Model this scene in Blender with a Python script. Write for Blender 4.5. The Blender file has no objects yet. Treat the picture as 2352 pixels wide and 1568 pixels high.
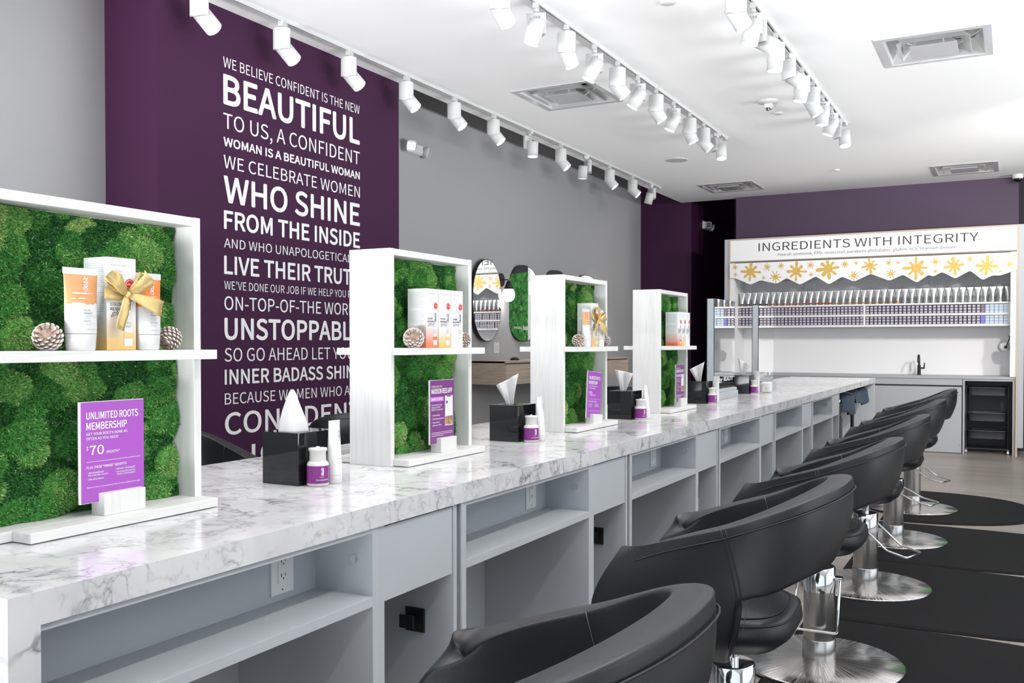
import bpy, math, random, os
import numpy as np
from mathutils import Vector, Matrix
S = bpy.context.scene
COL = S.collection
PI = math.pi

# ------------------------------------------------------------------ camera, world, big lights, exposure
F_PX, YAW, PITCH, SHIFT = 2136.66, 28.2548, -0.9243, 38.457
cd = bpy.data.cameras.new('camera'); cam = bpy.data.objects.new('camera', cd); COL.objects.link(cam)
cam.location = (0, 0, 1.32)
cam.rotation_euler = (PI/2 + math.radians(PITCH), 0, math.radians(YAW))
cd.sensor_width = 36.0; cd.lens = 36.0*F_PX/2352; cd.shift_y = SHIFT/2352; cd.clip_start = .05; cd.clip_end = 100
S.camera = cam
S.view_settings.view_transform = 'Standard'; S.view_settings.look = 'None'
S.view_settings.gamma = 1.0; S.view_settings.use_curve_mapping = False
S.view_settings.exposure = 0.31
w = bpy.data.worlds.new('daylight'); S.world = w; w.use_nodes = True
bg = w.node_tree.nodes['Background']; bg.inputs[0].default_value = (.80, .90, 1, 1); bg.inputs[1].default_value = 1.0
S.cycles.max_bounces = 8; S.cycles.diffuse_bounces = 4; S.cycles.glossy_bounces = 4
S.cycles.sample_clamp_indirect = 6.0; S.cycles.adaptive_threshold = .02

def area(name, loc, rot, sx, sy, power, color=(1, 1, 1), spread=PI):
    l = bpy.data.lights.new(name, 'AREA'); l.shape = 'RECTANGLE'; l.size = sx; l.size_y = sy; l.energy = power; l.color = color; l.spread = spread
    o = bpy.data.objects.new(name, l); o.location = loc; o.rotation_euler = rot; COL.objects.link(o); return o
# daylight through the shop front behind the camera
area('daylight_front', (-.4, -3.05, 1.75), (PI/2, 0, 0), 8.0, 3.0, 6, (.84, .93, 1))
area('fill_side', (7.1, 5.0, 2.0), (PI/2, 0, PI/2), 11.0, 2.4, 46, (.90, .96, 1))  # broad fill light added from the unseen right side of the room
# fill lights added low at the front and right, tilted up to brighten the ceiling
area('upward_fill_front', (-1.9, -2.9, .45), (PI*.66, 0, 0), 5.5, .5, 150, (.97, .98, 1), math.radians(62))
area('upward_fill_side', (6.9, 6.0, .45), (PI*.68, 0, PI/2), 11.0, .5, 250, (.97, .98, 1), math.radians(62))
SPOT_W = 11.0
# fill spots added out of view on the right to brighten the sink wall
for _x, _y in ((.9, 8.2), (2.0, 8.8)):
    _l = bpy.data.lights.new('sink_wall_fill', 'SPOT'); _l.energy = 250; _l.spot_size = math.radians(75); _l.spot_blend = .8; _l.shadow_soft_size = .12; _l.color = (1, .97, .94)
    _o = bpy.data.objects.new('sink_wall_fill', _l); COL.objects.link(_o); _o.location = (_x, _y, 3.1)
    _o.rotation_euler = Vector((-1.7-_x, 12.6-_y, -1.5)).to_track_quat('-Z', 'Y').to_euler()

# the three lighting tracks run on over the camera, and a fourth hangs over the aisle right of it: their lamps
for _x, _ys, _dx in ((-4.0, (1.1, 1.8, 2.46, 3.13), .8), (-2.47, (1.35, 1.5, 2.7, 2.85, 4.07), .45), (-2.50, (1.45, 2.75, 4.1), -.5), (-1.34, (1.3, 2.2, 3.1, 3.9, 4.7), .55), (-1.39, (1.7, 2.6, 3.5, 4.3), -.30), (.25, (.4, 1.25, 2.1, 2.95, 3.8, 4.65, 5.5, 6.35, 7.2, 8.05, 8.9, 9.75, 10.6), -.55)):
    for _y in _ys:
        _l = bpy.data.lights.new('track_lamp', 'SPOT'); _l.energy = SPOT_W*(3.5 if _x > 0 else 1); _l.spot_size = math.radians(62); _l.spot_blend = .7; _l.shadow_soft_size = .035; _l.color = (1, .965, .92)
        _o = bpy.data.objects.new('track_lamp', _l); COL.objects.link(_o); _o.location = (_x, _y, 3.03)
        _o.rotation_euler = Vector((_dx, .05, -1)).to_track_quat('-Z', 'Y').to_euler()

# ------------------------------------------------------------------ helpers
def new_mat(name, color=(.8, .8, .8), rough=.5, metal=0.0, spec=.5, emit=None, estr=0.0, coat=0.0, bump=0.0, bscale=200.0, var=0.0, vscale=8.0, aniso=0.0, sheen=0.0):
    m = bpy.data.materials.new(name); m.use_nodes = True
    nt = m.node_tree; b = nt.nodes['Principled BSDF']
    b.inputs['Base Color'].default_value = (*color, 1); b.inputs['Roughness'].default_value = rough
    b.inputs['Metallic'].default_value = metal; b.inputs['Specular IOR Level'].default_value = spec
    b.inputs['Coat Weight'].default_value = coat; b.inputs['Anisotropic'].default_value = aniso
    if emit: b.inputs['Emission Color'].default_value = (*emit, 1); b.inputs['Emission Strength'].default_value = estr
    if bump or var:
        tc = nt.nodes.new('ShaderNodeTexCoord'); n = nt.nodes.new('ShaderNodeTexNoise')
        nt.links.new(tc.outputs['Object'], n.inputs['Vector'])
        if bump:
            n.inputs['Scale'].default_value = bscale; n.inputs['Detail'].default_value = 3
            bp = nt.nodes.new('ShaderNodeBump'); bp.inputs['Strength'].default_value = bump; bp.inputs['Distance'].default_value = .002
            nt.links.new(n.outputs['Fac'], bp.inputs['Height']); nt.links.new(bp.outputs['Normal'], b.inputs['Normal'])
        if var:
            n2 = nt.nodes.new('ShaderNodeTexNoise'); n2.inputs['Scale'].default_value = vscale; n2.inputs['Detail'].default_value = 4
            nt.links.new(tc.outputs['Object'], n2.inputs['Vector'])
            r = nt.nodes.new('ShaderNodeValToRGB'); r.color_ramp.elements[0].position = .3; r.color_ramp.elements[1].position = .7
            r.color_ramp.elements[0].color = tuple(c*(1-var) for c in color)+(1,); r.color_ramp.elements[1].color = tuple(min(1, c*(1+var)) for c in color)+(1,)
            nt.links.new(n2.outputs['Fac'], r.inputs['Fac']); nt.links.new(r.outputs['Color'], b.inputs['Base Color'])
    return m

def ramp(nt, fac, stops):
    r = nt.nodes.new('ShaderNodeValToRGB'); e = r.color_ramp.elements
    while len(e) < len(stops): e.new(.5)
    for i, (p, c) in enumerate(stops): e[i].position = p; e[i].color = (*c, 1)
    nt.links.new(fac, r.inputs['Fac']); return r.outputs['Color']

def noise(nt, vec, scale, detail=4, dist=0.0, rough=.5):
    n = nt.nodes.new('ShaderNodeTexNoise'); n.inputs['Scale'].default_value = scale; n.inputs['Detail'].default_value = detail
    n.inputs['Distortion'].default_value = dist; n.inputs['Roughness'].default_value = rough
    nt.links.new(vec, n.inputs['Vector']); return n.outputs['Fac']

def mapping(nt, scale=(1, 1, 1), rot=(0, 0, 0), coord='Object'):
    tc = nt.nodes.new('ShaderNodeTexCoord'); mp = nt.nodes.new('ShaderNodeMapping')
    mp.inputs['Scale'].default_value = scale; mp.inputs['Rotation'].default_value = rot
    nt.links.new(tc.outputs[coord], mp.inputs['Vector']); return mp.outputs['Vector']

def math_node(nt, op, a, b=None):
    n = nt.nodes.new('ShaderNodeMath'); n.operation = op
    for i, v in enumerate((a, b)):
        if v is None: continue
        if isinstance(v, (int, float)): n.inputs[i].default_value = v
        else: nt.links.new(v, n.inputs[i])
    return n.outputs[0]

def wood_mat(name, c0, c1, c2, scale, rough=.45):
    m = new_mat(name, c1, rough); nt = m.node_tree; b = nt.nodes['Principled BSDF']
    v = mapping(nt, scale); n = noise(nt, v, 1.0, 6, .6, .6)
    nt.links.new(ramp(nt, n, [(.3, c0), (.5, c1), (.7, c2)]), b.inputs['Base Color']); return m

class MB:
    """collects faces and links them as ONE mesh object"""
    def __init__(s): s.v = []; s.f = []; s.m = []; s.sm = []
    def add(s, verts, faces, mi=0, smooth=False):
        o = len(s.v); s.v += [tuple(p) for p in verts]
        for f in faces: s.f.append(tuple(i+o for i in f)); s.m.append(mi); s.sm.append(smooth)
        return s
    def box(s, x0, x1, y0, y1, z0, z1, mi=0):
        x0, x1 = sorted((x0, x1)); y0, y1 = sorted((y0, y1)); z0, z1 = sorted((z0, z1))
        return s.add([(x0,y0,z0),(x1,y0,z0),(x1,y1,z0),(x0,y1,z0),(x0,y0,z1),(x1,y0,z1),(x1,y1,z1),(x0,y1,z1)],
              [(0,3,2,1),(4,5,6,7),(0,1,5,4),(1,2,6,5),(2,3,7,6),(3,0,4,7)], mi)
    def loft(s, rings, mi=0, cap0=True, cap1=True, smooth=True, closed=True):
        n = len(rings[0]); v = [p for r in rings for p in r]; f = []
        for k in range(len(rings)-1):
            for i in range(n if closed else n-1):
                j = (i+1) % n; f.append((k*n+i, k*n+j, (k+1)*n+j, (k+1)*n+i))
        s.add(v, f, mi, smooth)
        if cap0: s.add(rings[0], [tuple(reversed(range(n)))], mi)
        if cap1: s.add(rings[-1], [tuple(range(n))], mi)
        return s
    def lathe(s, prof, n=32, c=(0, 0, 0), mi=0, smooth=True, cap0=True, cap1=True):
        return s.loft([[(c[0]+r*math.cos(2*PI*i/n), c[1]+r*math.sin(2*PI*i/n), c[2]+z) for i in range(n)] for r, z in prof], mi, cap0, cap1, smooth)
    def cyl(s, p0, p1, r0, r1=None, n=24, mi=0, smooth=True):
        r1 = r0 if r1 is None else r1; p0 = Vector(p0); p1 = Vector(p1); d = (p1-p0).normalized()
        a = d.orthogonal().normalized(); b = d.cross(a)
        ring = lambda p, r: [p+a*r*math.cos(2*PI*i/n)+b*r*math.sin(2*PI*i/n) for i in range(n)]
        return s.loft([ring(p0, r0), ring(p1, r1)], mi, True, True, smooth)
    def tube(s, pts, r, n=10, mi=0, closed=False):
        pts = [Vector(p) for p in pts]; rings = []; N = len(pts); ref = None
        for k in range(N):
            a = pts[(k-1) % N] if closed or k > 0 else pts[k]; b = pts[(k+1) % N] if closed or k < N-1 else pts[k]
            d = (b-a).normalized()
            if ref is None: ref = d.orthogonal().normalized()
            ref = (ref - d*ref.dot(d)).normalized(); q = d.cross(ref)
            rings.append([pts[k]+ref*r*math.cos(2*PI*i/n)+q*r*math.sin(2*PI*i/n) for i in range(n)])
        if closed: rings.append(rings[0])
        return s.loft(rings, mi, not closed, not closed, True)
    def mesh(s, name, mats):
        me = bpy.data.meshes.new(name); me.from_pydata(s.v, [], s.f)
        for m in (mats if isinstance(mats, (list, tuple)) else [mats]): me.materials.append(m)
        me.polygons.foreach_set('material_index', s.m); me.polygons.foreach_set('use_smooth', s.sm); me.update(); return me
    def build(s, name, mats, parent=None, bev=0.0, loc=None):
        o = bpy.data.objects.new(name, s.mesh(name, mats)); COL.objects.link(o); o.parent = parent
        if loc: o.location = loc
        if bev:
            b = o.modifiers.new('bevel', 'BEVEL'); b.width = bev; b.segments = 2; b.limit_method = 'ANGLE'; b.angle_limit = math.radians(40)
        return o

def tag(o, label, cat, group=None, kind=None):
    o['label'] = label; o['category'] = cat
    if group: o['group'] = group
    if kind: o['kind'] = kind
    return o
def struct(o): o['kind'] = 'structure'; return o
def thing(name, label, cat, loc=(0, 0, 0), rz=0.0, group=None):
    o = bpy.data.objects.new(name, None); COL.objects.link(o); o.empty_display_size = .05
    o.location = loc; o.rotation_euler = (0, 0, rz); return tag(o, label, cat, group)
def dup(root, loc, rz=0.0, label=None):
    def cp(o, par):
        c = o.copy(); COL.objects.link(c); c.parent = par
        for ch in list(o.children): cp(ch, c)
        return c
    r = cp(root, None); r.location = loc; r.rotation_euler = (root.rotation_euler[0], root.rotation_euler[1], rz)
    if label: r['label'] = label
    return r
ORD = ['first','second','third','fourth','fifth','sixth','seventh','eighth','ninth','tenth','eleventh','twelfth','thirteenth','fourteenth','fifteenth','sixteenth','seventeenth','eighteenth','nineteenth','twentieth']
def ordn(i):
    if i <= 20: return ORD[i-1]
    t = {2:'twenty', 3:'thirty', 4:'forty'}[i//10]
    return (t+'-'+ORD[i % 10-1]) if i % 10 else {20:'twentieth', 30:'thirtieth', 40:'fortieth'}[i]

# lettering
def _font():
    try:
        p = os.path.join(bpy.utils.system_resource('DATAFILES'), 'fonts', 'Noto Sans CJK Regular.woff2')
        if os.path.exists(p): return bpy.data.fonts.load(p)
    except Exception: pass
    return None
FONT = _font(); _tc = {}
def _text_data(s, shear=0.0):
    k = (s, shear)
    if k not in _tc:
        c = bpy.data.curves.new('t', 'FONT'); c.body = s; c.size = 1.0; c.resolution_u = 5; c.shear = shear; c.fill_mode = 'FRONT'
        if FONT: c.font = FONT
        o = bpy.data.objects.new('t', c); me = o.to_mesh()
        v = np.array([tuple(q.co) for q in me.vertices]) if len(me.vertices) else np.zeros((0, 3))
        f = [tuple(p.vertices) for p in me.polygons]; o.to_mesh_clear(); bpy.data.objects.remove(o); bpy.data.curves.remove(c)
        _tc[k] = (v, f)
    return _tc[k]
def text(mb, s, o, u, v, h, w=None, mi=0, off=0.0, align='l', shear=0.0):
    """letters of cap height h (width w if given) at o along the unit axes u and v; off > 0 draws a heavier weight"""
    V, Fc = _text_data(s, shear); H, _ = _text_data('H')
    if not len(V): return
    off = max(off, 0); k = (h-2*off*h)/(H[:, 1].max()-H[:, 1].min()); d = off*h; y0 = H[:, 1].min(); x0 = V[:, 0].min(); wd = V[:, 0].max()-x0
    kx = k if w is None else (w-2*d)/wd
    sh = {'l': 0, 'c': -wd*kx/2-d, 'r': -wd*kx-2*d}[align]
    o = Vector(o); u = Vector(u); v = Vector(v); n = u.cross(v)
    for i, (a, b) in enumerate(((0, 0),) if d == 0 else ((0, 0), (1, 0), (-1, 0), (0, 1), (0, -1), (.7, .7), (-.7, .7), (.7, -.7), (-.7, -.7))):
        e = n*(i*2.5e-5); mb.add([o+e+u*((p[0]-x0)*kx+sh+d+a*d)+v*((p[1]-y0)*k+d+b*d) for p in V], Fc, mi)
def rect(mb, o, u, v, a0, a1, b0, b1, mi=0):
    o = Vector(o); u = Vector(u); v = Vector(v)
    mb.add([o+u*a0+v*b0, o+u*a1+v*b0, o+u*a1+v*b1, o+u*a0+v*b1], [(0, 1, 2, 3)], mi)
def disc(mb, o, u, v, r, mi=0, n=20, rin=0.0):
    o = Vector(o); u = Vector(u); v = Vector(v)
    P = lambda q: [o+u*q*math.cos(2*PI*i/n)+v*q*math.sin(2*PI*i/n) for i in range(n)]
    if rin: mb.add(P(r)+P(rin), [(i, (i+1) % n, n+(i+1) % n, n+i) for i in range(n)], mi)
    else: mb.add(P(r), [tuple(range(n))], mi)
def emblem(mb, o, u, v, h, mi=0, t=None):
    """the twisted vertical line logo: letters M, S, N, R stacked along a wavering stroke"""
    o = Vector(o); u = Vector(u); v = Vector(v); t = t or h*.022
    P = [(-.10,1),(-.22,.80),(-.02,.92),(.06,.78),(.20,.96),(.10,.74),(-.20,.66),(-.02,.58),(.20,.66),(.16,.50),(-.16,.46),(-.06,.34),(.18,.40),(.10,.26),(-.20,.30),(-.24,.16),(-.06,.12),(-.02,.28),(.14,.20),(.10,.02),(-.08,0)]
    P = [(p[0]*.8, p[1]) for p in P]
    for i, ((a, b), (c, d)) in enumerate(zip(P[:-1], P[1:])):
        e = o+u.cross(v)*(i*2.5e-5); p = e+u*a*h+v*b*h; q = e+u*c*h+v*d*h; dd = (q-p).normalized(); nn = dd.cross(u.cross(v))*t
        mb.add([p-nn-dd*t, q-nn+dd*t, q+nn+dd*t, p+nn-dd*t], [(0, 1, 2, 3)], mi)

# ------------------------------------------------------------------ materials
M = {}
M['ceiling'] = new_mat('ceiling_paint', (.93, .93, .93), .9, bump=.1, bscale=300)
M['grey_wall'] = new_mat('grey_paint', (.41, .41, .415), .75, bump=.1, bscale=250)
M['purple'] = new_mat('purple_paint', (.047, .0102, .043), .6, spec=.25, bump=.1, bscale=250)
M['purple_end'] = new_mat('plum_paint', (.062, .035, .072), .6, bump=.1, bscale=250)
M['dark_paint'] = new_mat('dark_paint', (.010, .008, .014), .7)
M['black_paint'] = new_mat('roof_black', (.02, .02, .02), .9)
M['cab'] = new_mat('grey_laminate', (.43, .455, .48), .45, bump=.08, bscale=900)
M['cab_sink'] = new_mat('grey_laminate_sink', (.40, .415, .43), .5, bump=.08, bscale=900)
M['white_lam'] = new_mat('white_laminate', (.78, .77, .77), .4)
M['alcove'] = new_mat('pale_splashback', (.88, .87, .875), .45)
M['white'] = new_mat('white_plastic', (.70, .70, .70), .35, var=.02)
M['white_metal'] = new_mat('white_powdercoat', (.58, .59, .58), .5)
M['black_gloss'] = new_mat('black_acrylic', (.006, .007, .008), .04, spec=.6)
M['black_matte'] = new_mat('black_matte_metal', (.010, .010, .011), .4)
M['black_plastic'] = new_mat('dark_grey_plastic', (.055, .057, .062), .42)
M['leather'] = new_mat('black_leather', (.0095, .0112, .0135), .42, spec=.56, bump=.12, bscale=450)
M['thread'] = new_mat('grey_thread', (.16, .165, .17), .6)
M['seam'] = new_mat('black_piping', (.008, .008, .009), .45)
M['chrome'] = new_mat('chrome', (.82, .82, .83), .07, 1.0)
M['brushed'] = new_mat('brushed_steel', (.55, .53, .51), .24, 1.0, aniso=.5)
M['tan'] = new_mat('tan_edge', (.52, .43, .33), .5, var=.05)
M['bronze'] = new_mat('bronze_reveal', (.24, .20, .14), .4)
M['mirror'] = new_mat('mirror', (.90, .92, .91), .012, 1.0)
M['mirror_edge'] = new_mat('mirror_edge_green', (.02, .10, .08), .15)
M['ink'] = new_mat('charcoal_ink', (.05, .042, .048), .6)
M['ink_light'] = new_mat('grey_ink', (.34, .34, .36), .6)
M['ink_pale'] = new_mat('pale_ink', (.50, .50, .52), .6)
M['text_white'] = new_mat('white_vinyl', (.86, .86, .86), .5)
M['gold'] = new_mat('gold_foil', (.66, .42, .10), .45, .25, var=.12, vscale=30)
M['orange'] = new_mat('orange_print', (.80, .20, .035), .35)
M['peach'] = new_mat('caramel_print', (.66, .31, .13), .35)
M['amber'] = new_mat('amber_print', (.86, .56, .20), .35)
M['redorange'] = new_mat('copper_print', (.78, .20, .07), .35)
M['red'] = new_mat('red_seal', (.70, .03, .03), .4)
M['grey_print'] = new_mat('pale_grey_print', (.62, .62, .64), .45)
M['purple_card'] = new_mat('violet_print', (.36, .085, .47), .3)
M['plum_card'] = new_mat('plum_print', (.20, .055, .22), .3)
M['lilac'] = new_mat('lilac_print', (.56, .22, .72), .3)
M['label_purple'] = new_mat('purple_label', (.20, .02, .20), .25)
M['tissue'] = new_mat('tissue_paper', (.60, .60, .60), .9, bump=.2, bscale=60)
M['cone'] = new_mat('frosted_cone', (.34, .25, .20), .8, var=.4, vscale=60)
M['frost'] = new_mat('white_frosting', (.75, .70, .68), .9)
M['rubber'] = new_mat('black_rubber_mat', (.006, .006, .007), .75, spec=.16, bump=.25, bscale=600)
M['bulb'] = new_mat('glowing_globe', (1, 1, 1), .5, emit=(1, .97, .93), estr=1.7)
M['lamp_face'] = new_mat('lit_lens', (1, 1, 1), .5, emit=(1, .98, .95), estr=7.0)
M['towel'] = new_mat('navy_towel', (.030, .048, .075), .95, bump=.6, bscale=250, var=.3, vscale=20)
M['clear'] = new_mat('frosted_cap', (.62, .60, .58), .3)
M['slot'] = new_mat('dark_slot', (.02, .02, .02), .6)
M['hair'] = new_mat('hair_picture', (.35, .20, .12), .5, var=.5, vscale=60)

def wood_white():
    return wood_mat('whitewashed_wood', (.61, .605, .59), (.70, .695, .68), (.73, .725, .715), (55, 55, 3.0), .5)
M['wwood'] = wood_white()
M['wwood_h'] = wood_mat('whitewashed_wood_flat', (.61, .605, .59), (.70, .695, .68), (.73, .725, .715), (60, 4, 60), .5)
M['walnut'] = wood_mat('limed_oak', (.36, .28, .21), (.52, .42, .33), (.60, .50, .41), (6, 2.2, 70), .5)

def marble():
    m = new_mat('white_marble', (.8, .8, .8), .14, spec=.5); nt = m.node_tree; b = nt.nodes['Principled BSDF']
    p = mapping(nt, (1, 1, 1), (.3, .2, .6))
    wn = nt.nodes.new('ShaderNodeTexNoise'); wn.inputs['Scale'].default_value = 5.0; wn.inputs['Detail'].default_value = 4; nt.links.new(p, wn.inputs['Vector'])
    sc = nt.nodes.new('ShaderNodeVectorMath'); sc.operation = 'MULTIPLY_ADD'; nt.links.new(wn.outputs['Color'], sc.inputs[0]); sc.inputs[1].default_value = (.16, .16, .16); nt.links.new(p, sc.inputs[2])
    v = sc.outputs[0]
    def veins(scale, w0, w1, dark):
        n = noise(nt, v, scale, 4, .15, .55); a = math_node(nt, 'ABSOLUTE', math_node(nt, 'SUBTRACT', n, .5))
        return ramp(nt, a, [(0, (dark,)*3), (w0, (dark*.45,)*3), (w1, (0, 0, 0))])
    def mask(scale, lo, hi): return ramp(nt, noise(nt, p, scale, 3, .3, .55), [(lo, (0, 0, 0)), (hi, (1, 1, 1))])
    def mul(x, y):
        q = nt.nodes.new('ShaderNodeMix'); q.data_type = 'RGBA'; q.blend_type = 'MULTIPLY'; q.inputs[0].default_value = 1
        nt.links.new(x, q.inputs[6]); nt.links.new(y, q.inputs[7]); return q.outputs[2]
    add = nt.nodes.new('ShaderNodeMix'); add.data_type = 'RGBA'; add.blend_type = 'ADD'; add.inputs[0].default_value = 1; add.clamp_result = True
    nt.links.new(mul(veins(6.5, .012, .045, .80), mask(4.2, .43, .62)), add.inputs[6]); nt.links.new(mul(veins(15.0, .016, .05, .5), mask(6.5, .44, .64)), add.inputs[7])
    cloud = ramp(nt, noise(nt, p, 7.0, 5, .5), [(.32, (.56, .56, .58)), (.58, (.63, .63, .632))])
    mx = nt.nodes.new('ShaderNodeMix'); mx.data_type = 'RGBA'; nt.links.new(add.outputs[2], mx.inputs[0])
    nt.links.new(cloud, mx.inputs[6]); mx.inputs[7].default_value = (.10, .10, .125, 1)
    nt.links.new(mx.outputs[2], b.inputs['Base Color']); return m
M['marble'] = marble()

def floor_mat():
    m = new_mat('wood_plank_floor', (.3, .27, .25), .35); nt = m.node_tree; b = nt.nodes['Principled BSDF']
    v = mapping(nt, (1, 1, 1)); br = nt.nodes.new('ShaderNodeTexBrick'); nt.links.new(v, br.inputs['Vector'])
    br.inputs['Scale'].default_value = 1; br.inputs['Brick Width'].default_value = 1.3; br.inputs['Row Height'].default_value = .18
    br.inputs['Mortar Size'].default_value = .0012; br.inputs['Color1'].default_value = (.265, .235, .21, 1); br.inputs['Color2'].default_value = (.325, .295, .268, 1)
    br.inputs['Mortar'].default_value = (.12, .10, .09, 1); br.offset = .37
    g = ramp(nt, noise(nt, mapping(nt, (1.6, 28, 1)), 1.0, 6, .5, .6), [(.3, (.66, .66, .66)), (.7, (1.12, 1.1, 1.08))])
    mul = nt.nodes.new('ShaderNodeMix'); mul.data_type = 'RGBA'; mul.blend_type = 'MULTIPLY'; mul.inputs[0].default_value = 1
    nt.links.new(br.outputs['Color'], mul.inputs[6]); nt.links.new(g, mul.inputs[7]); nt.links.new(mul.outputs[2], b.inputs['Base Color']); return m
M['floor'] = floor_mat()

def moss_mat():
    m = new_mat('preserved_moss', (.03, .12, .03), .8, spec=.2); nt = m.node_tree; b = nt.nodes['Principled BSDF']
    at = nt.nodes.new('ShaderNodeAttribute'); at.attribute_name = 'tint'
    c = ramp(nt, at.outputs['Fac'], [(0.0, (.020, .085, .026)), (.24, (.060, .28, .055)), (.46, (.17, .46, .10)), (.70, (.48, .68, .24)), (1.0, (.68, .66, .36))])
    nt.links.new(c, b.inputs['Base Color']); return m
M['moss'] = moss_mat()

def swirl_mat():
    m = new_mat('grey_swirl_wallpaper', (.5, .5, .5), .6); nt = m.node_tree; b = nt.nodes['Principled BSDF']
    v = mapping(nt, (5, 1, 1.2)); n = noise(nt, v, 1.0, 1.5, .6)
    wv = math_node(nt, 'FRACT', math_node(nt, 'MULTIPLY', n, 26.0))
    nt.links.new(ramp(nt, wv, [(.0, (.30, .31, .33)), (.12, (.50, .51, .53)), (1.0, (.55, .56, .58))]), b.inputs['Base Color']); return m
M['swirl'] = swirl_mat()

def radial_steel():
    m = new_mat('spun_steel', (.62, .60, .58), .20, 1.0, aniso=.8); nt = m.node_tree; b = nt.nodes['Principled BSDF']
    t = nt.nodes.new('ShaderNodeTangent'); t.direction_type = 'RADIAL'; t.axis = 'Z'
    b.inputs['Anisotropic Rotation'].default_value = .25; nt.links.new(t.outputs[0], b.inputs['Tangent'])
    tc = nt.nodes.new('ShaderNodeTexCoord'); sp = nt.nodes.new('ShaderNodeSeparateXYZ'); nt.links.new(tc.outputs['Object'], sp.inputs[0])
    an = math_node(nt, 'MULTIPLY', math_node(nt, 'ARCTAN2', sp.outputs['Y'], sp.outputs['X']), 9.0)
    n = nt.nodes.new('ShaderNodeTexNoise'); n.noise_dimensions = '1D'; n.inputs['Scale'].default_value = 3.0; n.inputs['Detail'].default_value = 4; nt.links.new(an, n.inputs['W'])
    r = ramp(nt, n.outputs['Fac'], [(.35, (.14,)*3), (.65, (.32,)*3)]); nt.links.new(r, b.inputs['Roughness'])
    r2 = ramp(nt, n.outputs['Fac'], [(.3, (.70, .68, .66)), (.6, (.54, .53, .52))]); nt.links.new(r2, b.inputs['Base Color']); return m
M['spun'] = radial_steel()

def gradient_print(name, c, z0, z1):
    """carton printed white fading into a colour at its foot (object space)"""
    m = new_mat(name, (.85, .85, .85), .4); nt = m.node_tree; b = nt.nodes['Principled BSDF']
    tc = nt.nodes.new('ShaderNodeTexCoord'); sp = nt.nodes.new('ShaderNodeSeparateXYZ'); nt.links.new(tc.outputs['Object'], sp.inputs[0])
    mr = nt.nodes.new('ShaderNodeMapRange'); mr.inputs[1].default_value = z0; mr.inputs[2].default_value = z1
    nt.links.new(sp.outputs['Z'], mr.inputs[0])
    nt.links.new(ramp(nt, mr.outputs[0], [(0, c), (.3, tuple(.85*a+.1 for a in c)), (.65, tuple(.4*a+.48 for a in c)), (1, (.82, .82, .82))]), b.inputs['Base Color']); return m
M['carton_gold'] = gradient_print('carton_gold_fade', (.72, .43, .11), -.01, .085)
M['carton_copper'] = gradient_print('carton_copper_fade', (.78, .15, .03), -.015, .085)
M['carton_amber'] = gradient_print('carton_amber_fade', (.84, .44, .07), -.015, .075)
M['carton_white'] = new_mat('carton_white', (.84, .84, .85), .4)
M['sat_gold'] = new_mat('glitter_ribbon', (.62, .46, .19), .42, .35, var=.35, vscale=900)

# ------------------------------------------------------------------ the room
ZC = 3.34; XL = -4.85; XB = -4.21
def rects_minus(x0, x1, y0, y1, holes):
    xs = sorted({x0, x1, *[h[0] for h in holes], *[h[1] for h in holes]}); ys = sorted({y0, y1, *[h[2] for h in holes], *[h[3] for h in holes]})
    for i in range(len(xs)-1):
        for j in range(len(ys)-1):
            a, b = (xs[i]+xs[i+1])/2, (ys[j]+ys[j+1])/2
            if not any(h[0] < a < h[1] and h[2] < b < h[3] for h in holes): yield xs[i], xs[i+1], ys[j], ys[j+1]
VENTS = [(-3.21, 6.95), (-.48, 6.99), (-3.215, 11.965), (-.50, 12.0)]
holes = [(x-.315, x+.315, y-.315, y+.315) for x, y in VENTS]
m = MB()
for a, b, c, d in rects_minus(XB, 7.2, -3.2, 12.98, holes): m.box(a, b, c, d, ZC, ZC+.10)
struct(m.build('ceiling', M['ceiling']))
m = MB().box(-5.0, 7.2, -3.2, 15.6, 3.95, 4.05); struct(m.build('ceiling_upper', M['black_paint']))
m = MB().box(-5.0, 7.2, -3.2, 15.6, -.1, 0.0); struct(m.build('floor', M['floor']))
m = MB().box(XL-.15, XL, -3.2, 15.6, 0, 3.95); struct(m.build('wall_left', M['grey_wall']))
m = MB()   # pilaster carrying the lettering; its near return is splayed a little
m.add([(XB, 3.65, 0), (XB, 5.975, 0), (XL, 5.975, 0), (XL, 3.818, 0), (XB, 3.65, 3.93), (XB, 5.975, 3.93), (XL, 5.975, 3.93), (XL, 3.818, 3.93)],
      [(0,1,5,4), (1,2,6,5), (2,3,7,6), (3,0,4,7), (4,5,6,7), (3,2,1,0)])
struct(m.build('wall_pilaster', M['purple']))
m = MB().box(XL, -4.08, 13.05, 15.6, 0, 3.93); struct(m.build('wall_corridor', [M['purple']]))
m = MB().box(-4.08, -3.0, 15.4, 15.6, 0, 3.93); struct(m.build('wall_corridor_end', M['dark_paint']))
m = MB().box(-3.386, .06, 12.87, 13.3, 0, 3.93); struct(m.build('wall_back', M['purple_end']))
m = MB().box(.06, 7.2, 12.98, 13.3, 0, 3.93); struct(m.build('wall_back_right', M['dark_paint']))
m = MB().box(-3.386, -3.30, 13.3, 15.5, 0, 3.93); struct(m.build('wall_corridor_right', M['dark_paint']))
m = MB().box(7.05, 7.2, 10.6, 13.3, 0, 3.93).box(7.05, 7.2, -3.2, -.9, 0, 3.93).box(7.05, 7.2, -.9, 10.6, 0, .25).box(7.05, 7.2, -.9, 10.6, 3.25, 3.93)
struct(m.build('wall_right', M['grey_wall']))
m = MB().box(-5, -4.6, -3.2, -3.1, 0, 3.95).box(6.8, 7.2, -3.2, -3.1, 0, 3.95).box(-5, 7.2, -3.2, -3.1, 3.3, 3.95).box(-5, 7.2, -3.2, -3.1, 0, .2)
struct(m.build('wall_front', M['grey_wall']))

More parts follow.
